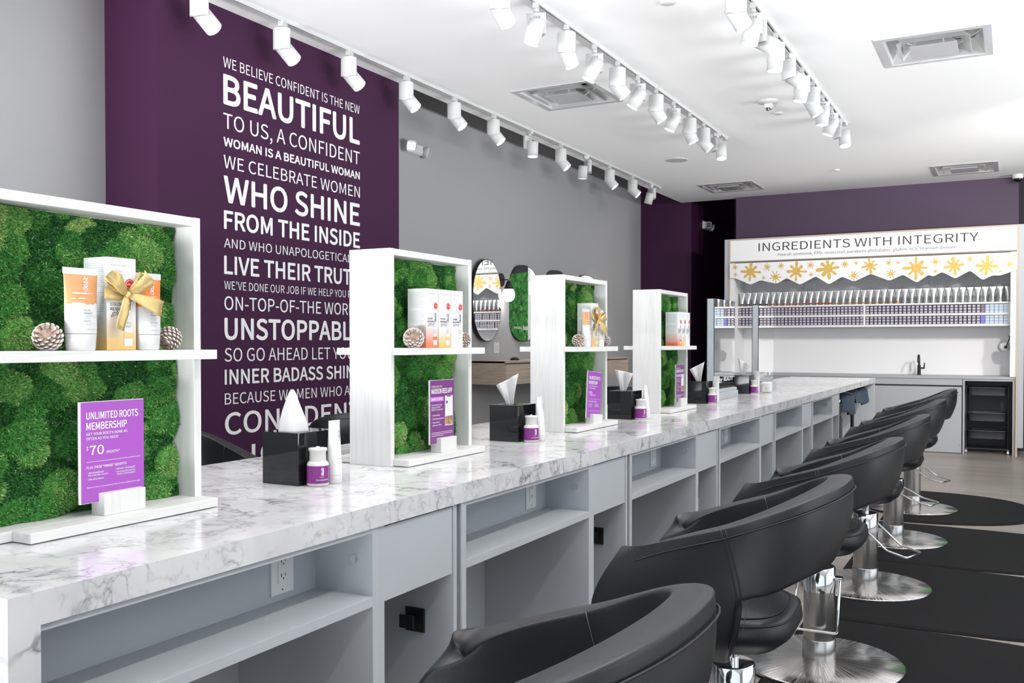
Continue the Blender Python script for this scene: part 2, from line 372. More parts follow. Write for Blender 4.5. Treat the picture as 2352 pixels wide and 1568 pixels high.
# ------------------------------------------------------------------ lettering on the purple pilaster
t = thing('wall_lettering', 'large white vinyl lettering of a long motto on the purple wall', 'lettering', (XB+.002, 4.146, 0))
LINES = [('WE BELIEVE CONFIDENT IS THE NEW', 2.990, 3.052, -.004), ('BEAUTIFUL', 2.766, 2.949, .034), ('TO US, A CONFIDENT', 2.622, 2.714, -.010),
 ('WOMAN IS A BEAUTIFUL WOMAN', 2.514, 2.569, .040), ('WE CELEBRATE WOMEN', 2.382, 2.460, -.008), ('WHO SHINE', 2.174, 2.336, .030), ('FROM THE INSIDE', 2.013, 2.126, .034),
 ('AND WHO UNAPOLOGETICALLY', 1.901, 1.957, -.006), ('LIVE THEIR TRUTH', 1.740, 1.852, .030), ("WE'VE DONE OUR JOB IF WE HELP YOU FEEL", 1.648, 1.698, 0),
 ('ON-TOP-OF-THE WORLD', 1.523, 1.605, .006), ('UNSTOPPABLE', 1.341, 1.475, .034), ('SO GO AHEAD LET YOUR', 1.209, 1.290, -.006), ('INNER BADASS SHINE', 1.068, 1.160, .028),
 ('BECAUSE WOMEN WHO ARE', .947, 1.015, -.006), ('CONFIDENT', .760, .895, .022), ('ICONIC', .56, .685, .012)]
for s, z0, z1, off in LINES:
    m = MB(); text(m, s, (0, 0, z0), (0, 1, 0), (0, 0, 1), z1-z0, 1.334 if s != 'ICONIC' else 1.0, off=off)
    if s == 'ICONIC': 
        for i, p in enumerate(m.v): m.v[i] = (p[0], p[1]+.225, p[2])
    m.build('lettering_line', M['text_white'], t)

# ------------------------------------------------------------------ the colour bar island
XF, XK = -1.405, -2.355; HT = .914
top = thing('island_worktop', 'long white marble island worktop with waterfall end at the near end', 'worktop', (0, 0, 0))
m = MB().box(XK-.01, XF+.005, .915, 11.58, .884, HT); m.build('top_slab', M['marble'], top)
for a, b in ((XF-.02, XF+.005), (XK-.01, XK+.015)): MB().box(a, b, .972, 11.58, .858, .884).build('fascia', M['marble'], top)
m = MB().box(XK-.01, XF+.005, .915, .972, 0, .884); m.build('waterfall_panel', M['marble'], top)

def outlet(parent, o, u, v):
    n = Vector(u).cross(Vector(v)); o = Vector(o)
    m = MB(); P = lambda a, b, c: o+Vector(u)*a+Vector(v)*b+n*c
    def bx(a0, a1, b0, b1, c0, c1, mi=0):
        q = [P(a, b, c) for c in (c0, c1) for b in (b0, b1) for a in (a0, a1)]
        m.add(q, [(0,2,3,1), (4,5,7,6), (0,1,5,4), (1,3,7,5), (3,2,6,7), (2,0,4,6)], mi)
    bx(-.0395, .0395, -.062, .062, 0, .005); bx(-.017, .017, -.034, .034, .005, .008)
    for s in (-1, 1):
        bx(-.008, -.0055, s*.018-.002, s*.018+.007, .008, .0085, 1); bx(.0055, .0075, s*.018-.001, s*.018+.006, .008, .0085, 1); bx(-.002, .002, s*.018-.008, s*.018-.004, .008, .0085, 1)
        bx(-.002, .002, s*.052-.002, s*.052+.002, .005, .0056, 1)
    return m.build('power_outlet', [M['white'], M['slot']], parent, bev=.0012)

PER = 1.351
def knee_unit(y0, y1, label, with_outlet=True):
    t = thing('knee_shelf_unit', label, 'cabinet', (XF, y0, 0), 0, 'open knee shelf units of the island'); D = .475; L = y1-y0
    for a, b in ((0, .025), (L-.025, L))[0 if y0 > 1 else 1:]: MB().box(-D, 0, a, b, 0, .857).build('side_panel', M['cab'], t, bev=.0008)
    MB().box(-D, -D+.018, .025, L-.025, 0, .857).build('back_panel', M['cab'], t)
    q = .025 if y0 > 1 else .0005
    MB().box(-.22, -.184, q, L-.025, .685, .857).build('partition', M['cab'], t)
    MB().box(-.22, 0, q, L-.025, .660, .685).build('shelf', M['cab'], t, bev=.0008)
    MB().box(-.183, -.002, q, L-.025, .845, .857).build('top_rail', M['cab'], t)
    if with_outlet: outlet(t, (-.1839, L-.155, .764), (0, 1, 0), (0, 0, 1))
    MB().cyl((-.055, L-.025, .775), (-.055, L-.031, .775), .011, n=20).build('bumper', M['chrome'], t)
    return t
def drawer_unit(y0, label, hook=True):
    t = thing('drawer_unit', label, 'cabinet', (XF, y0, 0), 0, 'drawer units of the island'); D = .475; L = .376
    for a, b in ((0, .024), (L-.018, L)): MB().box(-D, -.002, a, b, 0, .857).build('side_panel', M['cab'], t, bev=.0008)
    MB().box(-D, -D+.018, .024, L-.018, 0, .857).build('back_panel', M['cab'], t)
    MB().box(-.40, -.03, .03, L-.03, .665, .845).box(-.03, -.004, .025, L-.022, .660, .852).build('drawer', M['cab'], t, bev=.0008)
    if hook:
        m = MB().box(-.165, -.100, L-.026, L-.018, .475, .545).box(-.150, -.128, L-.052, L-.026, .500, .522).box(-.163, -.115, L-.060, L-.052, .492, .530)
        m.build('coat_hook', M['black_matte'], t, bev=.001)
    return t
PL = ['nearest the marble waterfall end', 'between the first and second grey drawer fronts', 'between the second and third grey drawer fronts', 'between the third and fourth grey drawer fronts',
      'between the fourth and fifth grey drawer fronts', 'between the fifth and last grey drawer fronts']
for k in range(6):
    y0 = .973 if k == 0 else 2.306+(k-1)*PER
    knee_unit(y0, 1.904+k*PER, 'grey open shelf and knee space '+PL[k])
DL = ['nearest to the marble waterfall end', 'second from the near end', 'third from the near end', 'fourth from the near end', 'fifth from the near end', 'farthest along, beside the towel hamper niche']
for k in range(6): drawer_unit(1.906+k*PER if k else 1.906, 'grey drawer over an open niche, '+DL[k], k < 3)
m = MB().box(XF-.475, XF, 11.45, 11.56, 0, .857); tag(m.build('end_panel', M['cab']), 'grey upright panel at the far end of the island', 'panel')
m = MB().box(-2.345, -1.90, .975, 11.56, 0, .857); tag(m.build('island_rear_cabinet', M['cab']), 'grey rear run of the island facing the left wall', 'cabinet')

# towel hamper in the far niche
t = thing('towel_hamper', 'black towel hamper with chrome knob in the niche under the far worktop end', 'hamper', (-1.62, 9.75, 0))
MB().box(-.17, .06, -.32, .50, .10, .55).build('bag', M['black_plastic'], t, bev=.02)
m = MB()
for sx in (-.17, .15):
    for sy in (-.36, .52): m.cyl((sx, sy, 0), (sx, sy, .75), .018)
m.tube([(-.17, -.36, .745), (.15, -.36, .745), (.15, .52, .745), (-.17, .52, .745)], .012, closed=True); m.build('frame', M['black_matte'], t)
m = MB()
for sx in (-.17, .15): m.lathe([(.019, 0), (.021, .008), (.017, .022), (.006, .028)], 20, (sx, -.36, .75))
m.build('knob', M['chrome'], t)
def cloth(y0, y1, z0, zt, seed, x=-1.455):
    rnd = random.Random(seed); m = MB(); ny, nz = 24, 16; V = []
    ph = [rnd.uniform(0, 6) for _ in range(4)]
    for j in range(nz+1):
        for i in range(ny+1):
            a, b = i/ny, j/nz; y = y0+(y1-y0)*a
            hem = z0+.05*math.sin(5*a+ph[0])+.07*a
            if b < .35: xx = x-.19+.19*b/.35+.0; z = zt+.012*math.sin(9*a+ph[1])+.02*math.sin(PI*b/.35)
            else:
                q = (b-.35)/.65; z = zt-(zt-hem)*q; xx = x+.018*math.sin(14*a+ph[2]+2*q)*(.3+q)+.025*q
            V.append((xx, y+.03*q*math.sin(4*a+ph[3]) if b >= .35 else y, z))
    m.add(V, [(j*(ny+1)+i, j*(ny+1)+i+1, (j+1)*(ny+1)+i+1, (j+1)*(ny+1)+i) for j in range(nz) for i in range(ny)], 0, True); return m
for y0, y1, z0, zt, sd, lb in ((9.42, 10.25, .60, .775, 3, 'slate blue salon towel with frayed hem hung over the hamper rim'), (10.15, 10.28, .60, .80, 5, None)):
    if lb:
        o = cloth(y0, y1, z0, zt, sd).build('towel', M['towel']); o.modifiers.new('thickness', 'SOLIDIFY').thickness = .006; tag(o, lb, 'towel', 'towels over the hamper')
o = cloth(10.30, 11.30, .64, .80, 8, -1.47).build('towel', M['towel']); o.modifiers.new('thickness', 'SOLIDIFY').thickness = .006
tag(o, 'dark navy salon towel bunched at the far end of the niche', 'towel', 'towels over the hamper')

# ------------------------------------------------------------------ moss displays on the worktop
def moss_mesh(w, h, seed, nblade, x0=.0, blade=.0075):
    """clumps of moss on a board: a bumpy skin plus short fronds, colour by clump"""
    R = np.random.default_rng(seed)
    nc = int(w*h*520)
    cy, cz = R.uniform(-.02, w+.02, nc), R.uniform(-.02, h+.02, nc); cr = R.uniform(.018, .050, nc); ch = R.uniform(.35, 1.0, nc)*cr*.55; ct = np.clip(R.normal(.36, .15, nc), .08, .78)
    def field(y, z):
        hgt = np.zeros_like(y); tint = np.full_like(y, .14)
        for i in range(nc):
            d2 = ((y-cy[i])**2+(z-cz[i])**2)/cr[i]**2
            b = ch[i]*np.sqrt(np.clip(1-d2, 0, 1)); k = b > hgt
            tint = np.where(k, ct[i], tint); hgt = np.maximum(hgt, b)
        hgt = hgt+.002*np.sin(y*410+3*np.sin(z*260))*np.sin(z*380)
        return hgt, tint
    ny, nz = int(w/.0065), int(h/.0065)
    Y, Z = np.meshgrid(np.linspace(0, w, ny+1), np.linspace(0, h, nz+1)); Y = Y.ravel(); Z = Z.ravel()
    H, T = field(Y, Z); gv = np.stack([x0+H, Y, Z], 1); tv = T*.55
    idx = (np.arange(nz)[:, None]*(ny+1)+np.arange(ny)[None, :]).ravel()
    gf = np.stack([idx, idx+1, idx+ny+2, idx+ny+1], 1)
    by, bz = R.uniform(.002, w-.002, nblade), R.uniform(.002, h-.002, nblade); bh, bt = field(by, bz)
    e = .004; hy, _ = field(by+e, bz); hz, _ = field(by, bz+e)
    nrm = np.stack([np.ones(nblade), -(hy-bh)/e*.8, -(hz-bh)/e*.8], 1)+R.normal(0, .65, (nblade, 3)); nrm[:, 0] = np.abs(nrm[:, 0])+.15; nrm[:, 2] += .12
    nrm /= np.linalg.norm(nrm, axis=1)[:, None]
    side = np.cross(nrm, R.normal(0, 1, (nblade, 3))); side /= np.linalg.norm(side, axis=1)[:, None]
    L = R.uniform(.5, 1.35, nblade)[:, None]*blade; W = R.uniform(.0007, .0013, nblade)[:, None]
    p = np.stack([x0+bh-.001, by, bz], 1); mid = p+nrm*L*.55; tip = p+nrm*L+np.array([0, 0, -.2])*L*.5+R.normal(0, .0012, (nblade, 3))
    bv = np.stack([p-side*W*.6, p+side*W*.6, mid+side*W, tip, mid-side*W], 1).reshape(-1, 3)
    lim = bv[:, 1]; bv[:, 1] = np.clip(lim, .0005, w-.0005); bv[:, 2] = np.clip(bv[:, 2], .0005, h-.0005)
    bt = np.clip(bt+R.normal(0, .13, nblade), 0, .95); dry = R.random(nblade) < .012; bt[dry] = 1.0
    btv = np.stack([bt*.75, bt*.75, bt, np.clip(bt*1.2, 0, 1), bt], 1).ravel()
    v = np.concatenate([gv, bv]); o = len(gv)+5*np.arange(nblade)[:, None]
    f5 = o+np.array([[0, 1, 2, 3, 4]])
    me = bpy.data.meshes.new('moss'); nv = len(v); nl = gf.size+f5.size; nf = len(gf)+len(f5)
    me.vertices.add(nv); me.loops.add(nl); me.polygons.add(nf)
    me.vertices.foreach_set('co', v.ravel()); me.loops.foreach_set('vertex_index', np.concatenate([gf.ravel(), f5.ravel()]))
    me.polygons.foreach_set('loop_start', np.concatenate([np.arange(len(gf))*4, gf.size+np.arange(nblade)*5]))
    me.update(calc_edges=True); me.materials.append(M['moss'])
    a = me.attributes.new('tint', 'FLOAT', 'POINT'); a.data.foreach_set('value', np.concatenate([tv, btv]).astype(np.float32)); return me

DX, DW, DH = -1.876, .520, .718
def display(y0, label, moss_up, moss_lo, ext=0.0):
    t = thing('moss_display', label, 'display stand', (DX, y0, HT), 0, 'whitewashed moss displays on the island')
    MB().box(-.084, .084, -ext, .022-ext, 0, DH).build('end_panel', M['wwood'], t, bev=.0012)
    MB().box(-.084, .084, DW-.022, DW, 0, DH).build('end_panel', M['wwood'], t, bev=.0012)
    MB().box(-.084, .0835, .022-ext, DW-.022, DH-.022, DH-.0005).build('top_panel', M['wwood_h'], t, bev=.001)
    for s in (-1, 1):
        MB().box(s*.0845, s*.144, .008-ext, DW-.004, .367, .390).box(s*.008, s*.0845, .022-ext, DW-.022, .367, .390).build('shelf', M['wwood_h'], t, bev=.0012)
        MB().box(s*.0845, s*.144, .016, DW-.004, .002, .0235).box(s*.008, s*.0845, .022-ext, DW-.022, .002, .0235).build('base_board', M['wwood_h'], t, bev=.0012)
    MB().box(-.008, .008, .022-ext, DW-.022, .0235, DH-.022).build('core_board', M['wwood'], t)
    for me, z, s in ((moss_up, .391, 1), (moss_lo, .0245, 1), (moss_up, .391, -1), (moss_lo, .0245, -1)):
        o = bpy.data.objects.new('moss', me); COL.objects.link(o); o.parent = t
        o.location = (s*.009, .024-ext if s > 0 else DW-.024, z); o.scale = (1, (DW-.048+ext)/(DW-.048), 1)
        if s < 0: o.rotation_euler = (0, 0, PI)
    return t
mu1, ml1 = moss_mesh(DW-.048, DH-.022-.393, 11, 42000), moss_mesh(DW-.048, .340, 12, 42000)
mu2, ml2 = moss_mesh(DW-.048, DH-.022-.393, 13, 26000, blade=.008), moss_mesh(DW-.048, .340, 14, 26000, blade=.008)
DY = [1.166, 2.494, 3.826, 5.142]
display(DY[0], 'white wood display box backed with moss, nearest on the island, holding a violet membership card', mu1, ml1, .06)
display(DY[1], 'white wood moss display box with three cartons, beside the first tissue box', mu2, ml2)
display(DY[2], 'white wood moss display box with bow-tied gift set, third along the island', mu1, ml2)
display(DY[3], 'white wood moss display box with three cartons, fourth and farthest along the island', mu2, ml1)

SHZ = HT+.3905          # top of the display shelf
U_, V_, W_ = Vector((0, 1, 0)), Vector((0, 0, 1)), Vector((1, 0, 0))   # print axes on faces turned to the aisle (+X)

def squeeze_tube(label, x, y, z, h, wid, band, rz=0.0, cap_h=.036, name2='', flat=.019, brand=True):
    """hair-care tube standing on its cap; crimped flat at the top"""
    t = thing('squeeze_tube', label, 'tube', (x, y, z), rz)
    rnd = lambda r1, r2, n=28: [(r1*math.cos(2*PI*i/n), r2*math.sin(2*PI*i/n)) for i in range(n)]
    hw = wid/2; m = MB(); rings = []
    for zz, a, b in ((cap_h, .93, .60), (cap_h+.01, .95, .60), (h*.5, .99, .47), (h*.75, 1.03, .26), (h*.9, 1.08, .10), (h-.012, 1.10, .045)):
        rings.append([(q, p, zz) for p, q in rnd(hw*a, hw*b)])
    split = cap_h+(h-cap_h)*.46
    m.loft(rings, 0, True, True); m.build('tube_body', M['white'], t)
    MB().box(-.0012, .0012, -hw*1.11, hw*1.11, h-.013, h).build('crimp', M['white'], t)
    MB().loft([[(q, p, zz) for p, q in rnd(hw*s, hw*s*.66)] for zz, s in ((0, .80), (.004, .86), (cap_h-.001, .93))], 0).build('cap', M['white'], t)
    # printed band of colour on the aisle side, following the tube
    if band is not None:
        m = MB(); n = 15; rows = 8; V = []
        for j in range(rows+1):
            zz = split+(h-.014-split)*j/rows
            k = [(cap_h, .93, .60), (cap_h+.01, .95, .60), (h*.5, .99, .47), (h*.75, 1.03, .26), (h*.9, 1.08, .10), (h-.012, 1.10, .045)]
            for (z0, a0, b0), (z1, a1, b1) in zip(k[:-1], k[1:]):
                if z0 <= zz <= z1: q = (zz-z0)/(z1-z0); a = a0+(a1-a0)*q; b = b0+(b1-b0)*q; break
            else: a, b = 1.10, .045
            for i in range(n+1):
                th = -PI/2*1.02+PI*1.02*i/n
                zj = zz-(.0022*math.sin(i*.9)+.0012*math.sin(i*2.6) if j == 0 else 0)
                V.append((hw*b*math.cos(th)+.0006, hw*a*math.sin(th)*1.004, zj))
        m.add(V, [(j*(n+1)+i, j*(n+1)+i+1, (j+1)*(n+1)+i+1, (j+1)*(n+1)+i) for j in range(rows) for i in range(n)], 0, True)
        m.build('printed_band', band, t)
    if brand:
        m = MB(); X = hw*.60+.0018
        xe = hw*.30
        emblem(m, (xe, .004, h*.72), U_, V_, h*.17, 0)
        text(m, 'MADISONREED', (xe+.002, -.012, h*.685), U_, V_, h*.013, wid*.42)
        
        for ya, yb, zc, q in ((-.75, .05, .020, .0022), (-.45, -.05, .0095, .0014), (-.85, -.6, .009, .001)):
            n2 = 10; V = [((hw*.44)*math.sqrt(max(0, 1-(ya+(yb-ya)*i/n2)**2))+.0012, hw*(ya+(yb-ya)*i/n2), split+zc+d_) for i in range(n2+1) for d_ in (0, q)]
            m.add(V, [(2*i, 2*i+2, 2*i+3, 2*i+1) for i in range(n2)])
        m.build('white_print', M['text_white'], t)
        m = MB(); y0 = -.010; xx = hw*.58+.001
        text(m, 'COLOR', (xx, y0, h*.475), U_, V_, h*.021, off=.01); text(m, 'THERAPY', (xx, y0, h*.438), U_, V_, h*.021, off=.01)
        text(m, name2, (xx, y0, h*.345), U_, V_, h*.018)
        m.build('dark_print', M['ink'], t)
        m = MB()
        for s, zz, k in (('Color Depositing', .408, .016), ('Hair Mask', .383, .016), ('beau golden honey tone', .322, .010), ('to all blonde hair', .303, .010), ('118 ml e 4 fl oz', .245, .020)):
            text(m, s, (xx, y0, h*zz), U_, V_, h*k, off=-.006)
        m.build('pale_print', M['ink_light'], t)
    return t

def carton(label, x, y, z, wd, dp, h, mat, l1, l2, big=True, art=None, end=None):
    """printed hair-colour carton; x,y = front left corner, the front turned to the aisle"""
    t = thing('carton', label, 'box', (x, y, z), 0, 'printed cartons on the display shelves')
    MB().box(-dp, 0, 0, wd, 0, h).build('box', mat, t, bev=.0008)
    m = MB(); X = .0006
    text(m, 'MADISONREED', (X, wd*.12, h*.905), U_, V_, h*.026, wd*.72, off=-.012)
    text(m, 'THE ULTIMATE', (X, wd*.12, h*.845), U_, V_, h*.020, wd*.45, off=-.012); text(m, l1[0], (X, wd*.12, h*.805), U_, V_, h*.020, wd*.52, off=-.012)
    text(m, l1[1], (X, wd*.12, h*.745), U_, V_, h*.015); text(m, 'deposit only color', (X, wd*.12, h*.712), U_, V_, h*.011, off=-.01)
    text(m, '118 ml e 4 fl oz', (X, wd*.12, h*.035), U_, V_, h*.011)
    # small print down the left side
    for k in range(34):
        zz = h*(.93-.0225*k)
        if k in (12, 13, 24): continue
        rect(m, (0, -.0006, 0), (1, 0, 0), V_, -dp*.92, -dp*(.12+.12*((k*7) % 5 == 0)), zz, zz+h*.005)
    m.build('fine_print', M['ink_pale'], t)
    m = MB(); text(m, l2[0], (X, wd*.12, h*.478), U_, V_, h*.034, wd*.40 if len(l2[0]) < 6 else None, off=.012); text(m, l2[1], (X, wd*.12, h*.428), U_, V_, h*.034, wd*.58, off=.012)
    text(m, 'gloss', (X, wd*.13, h*.375), U_, V_, h*.050, wd*.55, off=-.016, shear=.5); m.build('title_print', M['ink'], t)
    m = MB(); disc(m, (X, wd*.78, h*.715), U_, V_, wd*.165, 0, 28, wd*.135); disc(m, (X+.0002, wd*.78, h*.715), U_, V_, wd*.115)
    m.build('red_seal', M['red'], t)
    m = MB(); text(m, 'allure', (X+.0005, wd*.78, h*.707), U_, V_, wd*.060, wd*.20, align='c', shear=.3); m.build('seal_print', M['text_white'], t)
    # picture of a small tube
    cx = wd*.73; m = MB()
    m.add([(X, cx-wd*.13, h*.42), (X, cx+wd*.13, h*.42), (X, cx+wd*.15, h*.15), (X, cx-wd*.15, h*.15)], [(3, 2, 1, 0)], 0)
    m.add([(X, cx-wd*.18, h*.62), (X, cx+wd*.17, h*.62), (X, cx+wd*.13, h*.42), (X, cx-wd*.13, h*.42)], [(3, 2, 1, 0)], 0)
    m.add([(X, cx-wd*.155, h*.13), (X, cx+wd*.155, h*.13), (X, cx+wd*.14, h*.045), (X, cx-wd*.14, h*.045)], [(3, 2, 1, 0)], 0)
    m.build('tube_picture', M['white'], t)
    if art:
        m = MB(); m.add([(X+.0003, cx-wd*.145, h*.19), (X+.0003, cx+wd*.145, h*.19), (X+.0003, cx+wd*.152, h*.135), (X+.0003, cx-wd*.152, h*.135)], [(3, 2, 1, 0)]); m.build('tube_picture_band', art, t)
    m = MB(); text(m, 'PROSECCO', (X+.0003, cx-wd*.10, h*.29), U_, V_, h*.011); rect(m, (X+.0003, 0, 0), U_, V_, cx-wd*.10, cx+wd*.10, h*.262, h*.265); rect(m, (X+.0003, 0, 0), U_, V_, cx-wd*.10, cx+wd*.07, h*.250, h*.253)
    emblem(m, (X+.0003, cx+wd*.02, h*.44), U_, V_, h*.15); m.build('picture_print', M['ink'], t)
    return t

def pine_cone(label, x, y, z, r, ax):
    """frosted cone: overlapping scales set on a spiral; ax = tilt of its axis"""
    t = thing('pine_cone', label, 'pine cone', (x, y, z+r*.86), 0, 'frosted pine cones on the display shelves'); t.rotation_euler = ax
    m = MB(); m2 = MB(); N = 84
    m.lathe([(.15*r, -.62*r), (.5*r, -.4*r), (.6*r, 0), (.45*r, .5*r), (.1*r, .85*r)], 14)
    for k in range(N):
        f = (k+.5)/N; lat = -.95+1.85*f; rr = r*math.sqrt(max(.06, 1-(lat*.88)**2)); a = k*2.39996
        c = Vector((math.cos(a), math.sin(a), 0)); up = Vector((0, 0, 1)); tdir = Vector((-math.sin(a), math.cos(a), 0))
        root = c*rr*.42+up*lat*r*.72; tip = c*rr*.98+up*(lat*r*.80+r*.10); d = (tip-root).normalized(); nn = tdir.cross(d)
        ws = r*.225*(1.05-.45*f); th = r*.05; R = []
        for q, wk, tk in ((0, .45, .6), (.55, 1.0, 1.0), (.88, 1.0, 1.3), (1.0, .62, 1.0)):
            p = root+(tip-root)*q
            R.append([p+tdir*ws*wk, p+nn*th*tk, p-tdir*ws*wk, p-nn*th*tk])
        m.loft(R[:3], 0, True, False, False); m2.loft([R[2], R[3], [tip+d*.02*r]*4], 0, True, False, False)
    m.build('scales', M['cone'], t); m2.build('frosted_tips', M['frost'], t); return t

def ribbon_bow(label, x, y, z, s=1.0, tilt=0.0, rz=0.0):
    t = thing('ribbon_bow', label, 'bow', (x, y, z), rz, 'gold ribbon bows'); t.scale = (s, s, s); t.rotation_euler = (tilt, 0, rz)
    def strip(path, wid, name, twist=0.0):
        m = MB(); V = []; n = len(path)
        for k, p in enumerate(path):
            p = Vector(p); d = (Vector(path[min(k+1, n-1)])-Vector(path[max(k-1, 0)])).normalized()
            side = d.cross(Vector((1, 0, 0))); side = side.normalized() if side.length > .05 else Vector((0, 0, 1))
            wk = wid[k] if isinstance(wid, list) else wid
            for q in (-1, -.5, 0, .5, 1): V.append(p+side*wk*q+Vector((.0022*math.cos(q*3+k), 0, 0)))
        m.add(V, [(k*5+i, k*5+i+1, (k+1)*5+i+1, (k+1)*5+i) for k in range(n-1) for i in range(4)], 0, True)
        o = m.build(name, M['sat_gold'], t); o.modifiers.new('thickness', 'SOLIDIFY').thickness = .0008; return o
    strip([(0, 0, 0), (.012, -.022, .012), (.020, -.042, .028), (.010, -.056, .042), (-.002, -.050, .040), (-.004, -.030, .018), (0, -.004, .002)], [.006, .013, .017, .019, .017, .012, .006], 'loop')
    strip([(0, 0, 0), (.012, .020, .016), (.020, .040, .034), (.010, .052, .046), (-.002, .046, .042), (-.004, .028, .020), (0, .004, .002)], [.006, .013, .017, .020, .018, .012, .006], 'loop')
    strip([(0, 0, 0), (.006, -.008, -.016), (.008, -.016, -.040), (.006, -.024, -.062), (.010, -.030, -.078)], [.006, .010, .012, .012, .011], 'tail')
    strip([(0, 0, 0), (.008, .022, -.006), (.014, .046, -.016), (.018, .068, -.026), (.016, .082, -.030)], [.006, .011, .015, .018, .019], 'tail')
    strip([(-.004, .002, 0), (-.003, -.030, -.002), (-.004, -.058, .002)], [.010, .012, .013], 'band')
    m = MB().lathe([(.004, -.007), (.0075, -.003), (.0075, .003), (.004, .007)], 12); m.build('knot', M['sat_gold'], t); return t

def card_common(t, h, wd, front):
    m = MB()
    MB().box(-.004, 0, 0, wd, 0, h).build('clear_sleeve', M['white'], t)
    MB().box(.0001, .0010, .0045, wd-.0008, .0015, h-.0015).build('printed_card', front, t)
    y0, y1 = wd*.28, wd*.935
    MB().box(-.024, .019, y0, y1, -.030, .020).build('holder_block', M['wwood'], t, bev=.0015)
def card_roots(label, x, y, z, wd=.171, h=.224, rot=(0, 0, 0)):
    t = thing('promotional_card', label, 'sign', (x, y, z), 0, 'promotional cards on the displays'); t.rotation_euler = rot
    card_common(t, h, wd, M['purple_card']); X = .0014; m = MB(); k = wd
    T = lambda s, a, b, hh, w_=None, off=0.0: text(m, s, (X, a*k, b*h), U_, V_, hh*h, None if w_ is None else w_*k, 0, off)
    T('UNLIMITED ROOTS', .10, .825, .072, .80, .02); T('MEMBERSHIP', .10, .722, .072, .62, .02)
    T('GET YOUR ROOTS DONE AS', .10, .668, .026, .625, .006); T('OFTEN AS YOU NEED', .10, .622, .026, .48, .006)
    T('$', .10, .525, .035, None, .01); T('70', .145, .475, .090, .215, .012); T('/MONTH*', .39, .475, .028, .215, .004)
    rect(m, (X, 0, 0), U_, V_, .10*k, .935*k, .405*h, .4085*h)
    T('PLUS THESE "FRINGE" BENEFITS', .10, .340, .024, .61, .02)
    for s, a, b in (('20% off additional', .125, .290), ('Hair Color Bar services', .125, .266), ('10% off products', .125, .228), ('Welcome + birthday gifts', .555, .298), ('Use at any Hair Color Bar', .555, .268), ('location + cancel anytime', .555, .243)):
        T(s, a, b, .0165, .23 if 'off' in s else .295, .012)
    for a, b in ((.105, .292), (.105, .230), (.535, .300), (.535, .270)): T('•', a, b, .016)
    T('*Billed every 4 weeks, 13 payments per year. Please see terms & conditions for more detail.', .10, .150, .013, .83, .006)
    m.build('white_print', M['text_white'], t); return t
def card_app(label, x, y, z, wd=.160, h=.224, rot=(0, 0, 0)):
    t = thing('promotional_card', label, 'sign', (x, y, z), 0, 'promotional cards on the displays'); t.rotation_euler = rot
    card_common(t, h, wd, M['plum_card']); X = .0015; m = MB(); k = wd
    MB().box(.0008, .0012, .005, .56*k, .665*h, .735*h).build('lilac_panel', M['lilac'], t)
    T = lambda s, a, b, hh, w_=None, off=0.0: text(m, s, (X, a*k, b*h), U_, V_, hh*h, None if w_ is None else w_*k, 0, off)
    T('DOWNLOAD THE', .07, .885, .026, .42, .006); T('MADISON REED APP', .07, .785, .080, .84, .02); T('WANT % OFF?', .06, .682, .036, .47, .02)
    for s, b, w_ in (('Download the app', .600, .42), ('today and enter', .563, .36), ('MRAPP5 at checkout.', .526, .47), ('• Easy booking', .438, .33), ('• Contactless payment', .385, .49), ('• Shop online,', .328, .33), ('  pick up in store', .285, .36)):
        T(s, .07 if not s.startswith(' ') else .11, b, .022, w_, .016)
    for b in (.175, .150, .125): rect(m, (X, 0, 0), U_, V_, .07*k, (.93 if b > .13 else .55)*k, b*h, b*h+.0012)
    m.build('white_print', M['text_white'], t)
    MB().box(.0008, .0016, .62*k, .94*k, .27*h, .745*h).build('phone_picture', M['white'], t, bev=.004)
    m = MB(); rect(m, (.0018, 0, 0), U_, V_, .70*k, .86*k, .725*h, .742*h); rect(m, (.0018, 0, 0), U_, V_, .66*k, .72*k, .62*h, .66*h); m.build('phone_notch', M['ink'], t)
    m = MB(); rect(m, (.0018, 0, 0), U_, V_, .63*k, .93*k, .285*h, .42*h); m.build('hair_picture', M['hair'], t); return t

XS = -1.757
def gift_set(yoff, where, far=False):
    squeeze_tube('white tube with caramel upper half left of the carton '+where, XS-.004, 1.3215+yoff, SHZ, .1765, .076, M['peach'], 0, name2='DORATO')
    carton('tall white carton fading to gold, tied with a bow '+where, XS-.002, 1.385+yoff, SHZ, .078, .076, .2065, M['carton_gold'], ('COLOR REFRESH', 'PROSECCO'), ('COLOR', 'REVIVING'), art=M['amber'])
    squeeze_tube('white tube with orange upper half behind the gold bow '+where, XS-.010, 1.503+yoff, SHZ, .1775, .066, M['orange'], 0, name2='CASTAGNA')
    ribbon_bow('glittering gold ribbon bow tied around the carton '+where, XS+.010, 1.431+yoff, SHZ+.124, 1.0 if not far else 1.05, 0 if not far else -.35)
    pine_cone('frosted pine cone at the near side of the gift set '+where, XS-.012, 1.250+yoff, SHZ, .031, (.9, .5, .3))
    pine_cone('frosted pine cone at the far side of the gift set '+where, XS-.012, 1.565+yoff, SHZ, .030, (-.5, .8, 1.0))
gift_set(0, 'on the nearest display')
gift_set(DY[2]-DY[0]+.030, 'on the third display', True)
